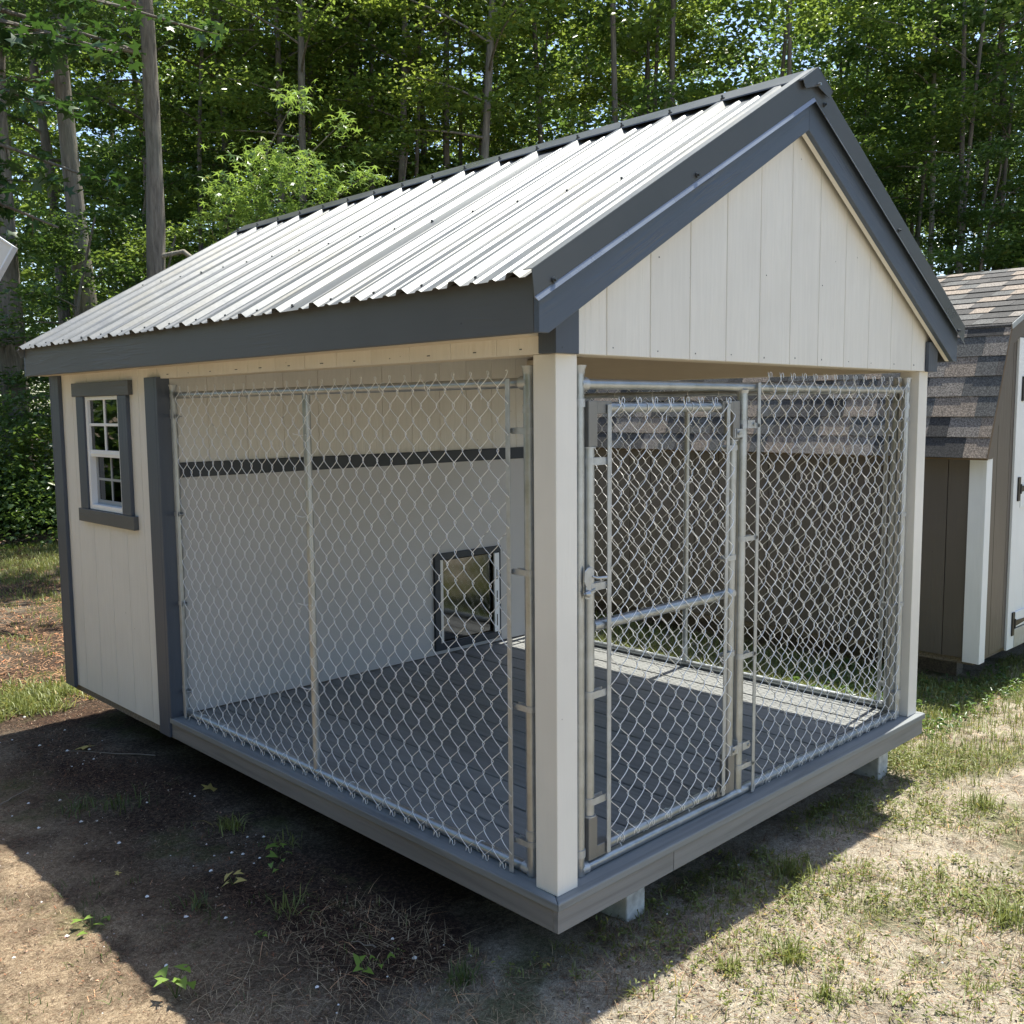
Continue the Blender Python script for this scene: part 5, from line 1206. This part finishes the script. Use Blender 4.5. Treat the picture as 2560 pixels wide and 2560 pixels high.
C = scatter(r, 9000, -2.0, 9.0, 11.8, 15.5, lambda x, y: 0.7 + 0 * x); C[:, 2] += 0.05; V, F = leaf_quads(C, 0.09, r, 0.4, 0.7); cover('dead_leaves', V, F, M['litter'], 'pale dead leaves along the edge of the wood', 'leaves')
C = scatter(r, 1500, -1.7, 1.2, -0.8, 4.4, lambda x, y: 0.3 + 0.7 * (fld(x, y, 1.5, 1.0) > 0.5)); V, F = leaf_quads(C + np.array([0, 0, 0.004]), 0.012, r, 0.25, 0.6); cover('leaf_scraps', V, F, M['litter'], 'crumbs of dead leaf on the shaded dirt', 'leaf scraps')
C = scatter(r, 5000, -0.8, 6.0, -2.0, 0.9, lambda x, y: 0.6 + 0 * x); V, F = leaf_quads(C + np.array([0, 0, 0.004]), 0.011, r, 0.3, 0.6); cover('leaf_scraps', V, F, M['needle'], 'brown crumbs of dead leaf among the weeds', 'leaf scraps')
def crumbs(C, s, r):
    n = len(C); s = s * (0.3 + 1.2 * r.uniform(0, 1, n) ** 2.5)[:, None]; V = np.zeros((n, 4, 3)); a0 = r.uniform(0, 6.28, n)
    for i in range(3): V[:, i] = C + np.stack([np.cos(a0 + i * 2.1), np.sin(a0 + i * 2.1), np.zeros(n)], 1) * s * r.uniform(0.6, 1.3, (n, 1))
    V[:, 3] = C + r.normal(0, 0.25, (n, 3)) * s + np.array([0, 0, 1]) * s * 0.9; i = np.arange(n) * 4
    return V.reshape(-1, 3), np.concatenate([np.stack([i, i + 1, i + 3], 1), np.stack([i + 1, i + 2, i + 3], 1), np.stack([i + 2, i, i + 3], 1)])
C = scatter(r, 30000, -1.6, 1.5, -1.3, 4.5); V, F = crumbs(C, 0.0045, r); cover('dirt_crumbs', V, F, M['crumb'], 'crumbs of dirt and grit left of the kennel', 'dirt')
C = scatter(r, 16000, 0.0, 4.0, -2.0, 0.9); V, F = crumbs(C, 0.005, r); cover('dirt_crumbs', V, F, M['crumb'], 'crumbs of dirt and grit on the sand right of the kennel', 'dirt')
# white pebbles
def pebbles():
    r = np.random.default_rng(8); C = np.concatenate([scatter(r, 150, -1.2, 0.4, 0.2, 4.2), scatter(r, 60, -0.5, 2.0, -1.0, 0.2), np.stack([r.normal(-0.18, 0.09, 14), r.normal(1.55, 0.10, 14), np.full(14, GZ)], 1)])
    mb = MB()
    for c in C:
        s = 0.0022 + 0.0075 * r.uniform() ** 2.6; rot = r.uniform(0, 6); z = float(gz(c[0], c[1]))
        vs = [(c[0] + s * cos(rot + a) * r.uniform(.7, 1.3), c[1] + s * sin(rot + a) * r.uniform(.6, 1.2), z + s * 0.2) for a in (0, 1.26, 2.5, 3.8, 5.0)]; top_ = (c[0], c[1], z + s * 1.0)
        mb.add(vs + [top_], [(i, (i + 1) % 5, 5) for i in range(5)])
    tag(link('pebbles', mb.mesh('pebbles', M['pebble'])), 'small white quartz pebbles scattered on the dirt', 'pebbles', kind='stuff')
pebbles()
# fallen yellow leaves and maple seedlings, each its own thing
def fallen(x, y, s, lb, sd_):
    r = np.random.default_rng(sd_); V, F = lobed(np.array([[0, 0, 0.012]]), s, r, 5, 0.5, 0.15, 0.06); z = float(gz(x, y))
    t = link('fallen_leaf', npmesh('fallen_leaf', V, F, M['yellow_leaf']), None, (x, y, z)); tag(t, lb, 'leaf', 'fallen leaves on the dirt')
fallen(-0.147, 3.18, 0.125, 'yellow fallen leaf far back in the shade by the rear corner', 4)
fallen(0.027, 2.188, 0.10, 'cream-yellow fallen leaf close to the deck skirt', 6)
fallen(-0.62, 1.66, 0.03, 'tiny pale fallen leaf in the shade near the shadow line', 9)
def seedling(x, y, n, s, h, lb, mat, sd_):
    r = np.random.default_rng(sd_); z = float(gz(x, y)); t = empty('seedling', (x, y, z)); tag(t, lb, 'seedling', 'leafy seedlings in the dirt')
    for k in range(n):
        a = 2 * pi * k / n + r.uniform(-.5, .5); d_ = s * r.uniform(0.4, 1.2); p = np.array([[d_ * cos(a), d_ * sin(a), h * r.uniform(0.5, 1.1)]])
        V, F = lobed(p, s * r.uniform(0.8, 1.2), r, 3, 0.42, 0.25, 0.12); link('leaf', npmesh('leaf', V, F, mat), t)
        link('stalk', MB().tube([(0, 0, -0.003), (p[0][0] * 0.5, p[0][1] * 0.5, p[0][2] * 0.75), tuple(p[0])], 0.0011, 4, False).mesh('stalk', M['grass_dull']), t)
SM = M['seed_leaf']
seedling(-0.83, 1.36, 5, 0.045, 0.03, 'bright green seedling alone in the sun left of the shadow line', SM, 1)
seedling(-0.80, 0.80, 8, 0.052, 0.085, 'tallest bright seedling on the shadow line at the bottom left', SM, 2)
seedling(-0.098, 1.40, 5, 0.045, 0.045, 'green seedling in the shade nearest the deck skirt', SM, 3)
seedling(-0.347, 1.29, 4, 0.052, 0.03, 'yellowing star-leaved seedling in the middle of the shade', M['yellow_leaf'], 4)
seedling(-0.18, 1.28, 3, 0.035, 0.04, 'small seedling beside the yellowing one', SM, 7)
seedling(-0.34, 0.50, 4, 0.045, 0.035, 'green seedling in the shade at the bottom of the picture', SM, 5)
seedling(-0.28, 0.49, 3, 0.030, 0.035, 'smaller seedling right of the one at the bottom', SM, 8)
seedling(-0.46, 0.90, 4, 0.022, 0.02, 'tiny pair of leaves in the front of the shade', SM, 6)
# twigs
for (x, y, a, L, lb) in ((-0.10, 3.0, 2.2, 0.5, 'thin pale twig across the shaded litter at the rear'), (-0.62, 2.75, 0.6, 0.22, 'crooked twig at the left edge in the shade'), (-0.25, 0.62, 1.9, 0.09, 'broken bark chip in the front shade')):
    p = [(x + L * (q / 5 - .5) * cos(a) + 0.008 * sin(q * 2.1), y + L * (q / 5 - .5) * sin(a), GZ + 0.010) for q in range(6)]
    tag(link('twig', MB().tube([(q[0] - x, q[1] - y, q[2] - GZ) for q in p], [0.003, 0.0028, 0.0025, 0.002, 0.0018, 0.001], 6).mesh('twig', M['twig']), None, (x, y, GZ)), lb, 'twig', 'twigs on the dirt')
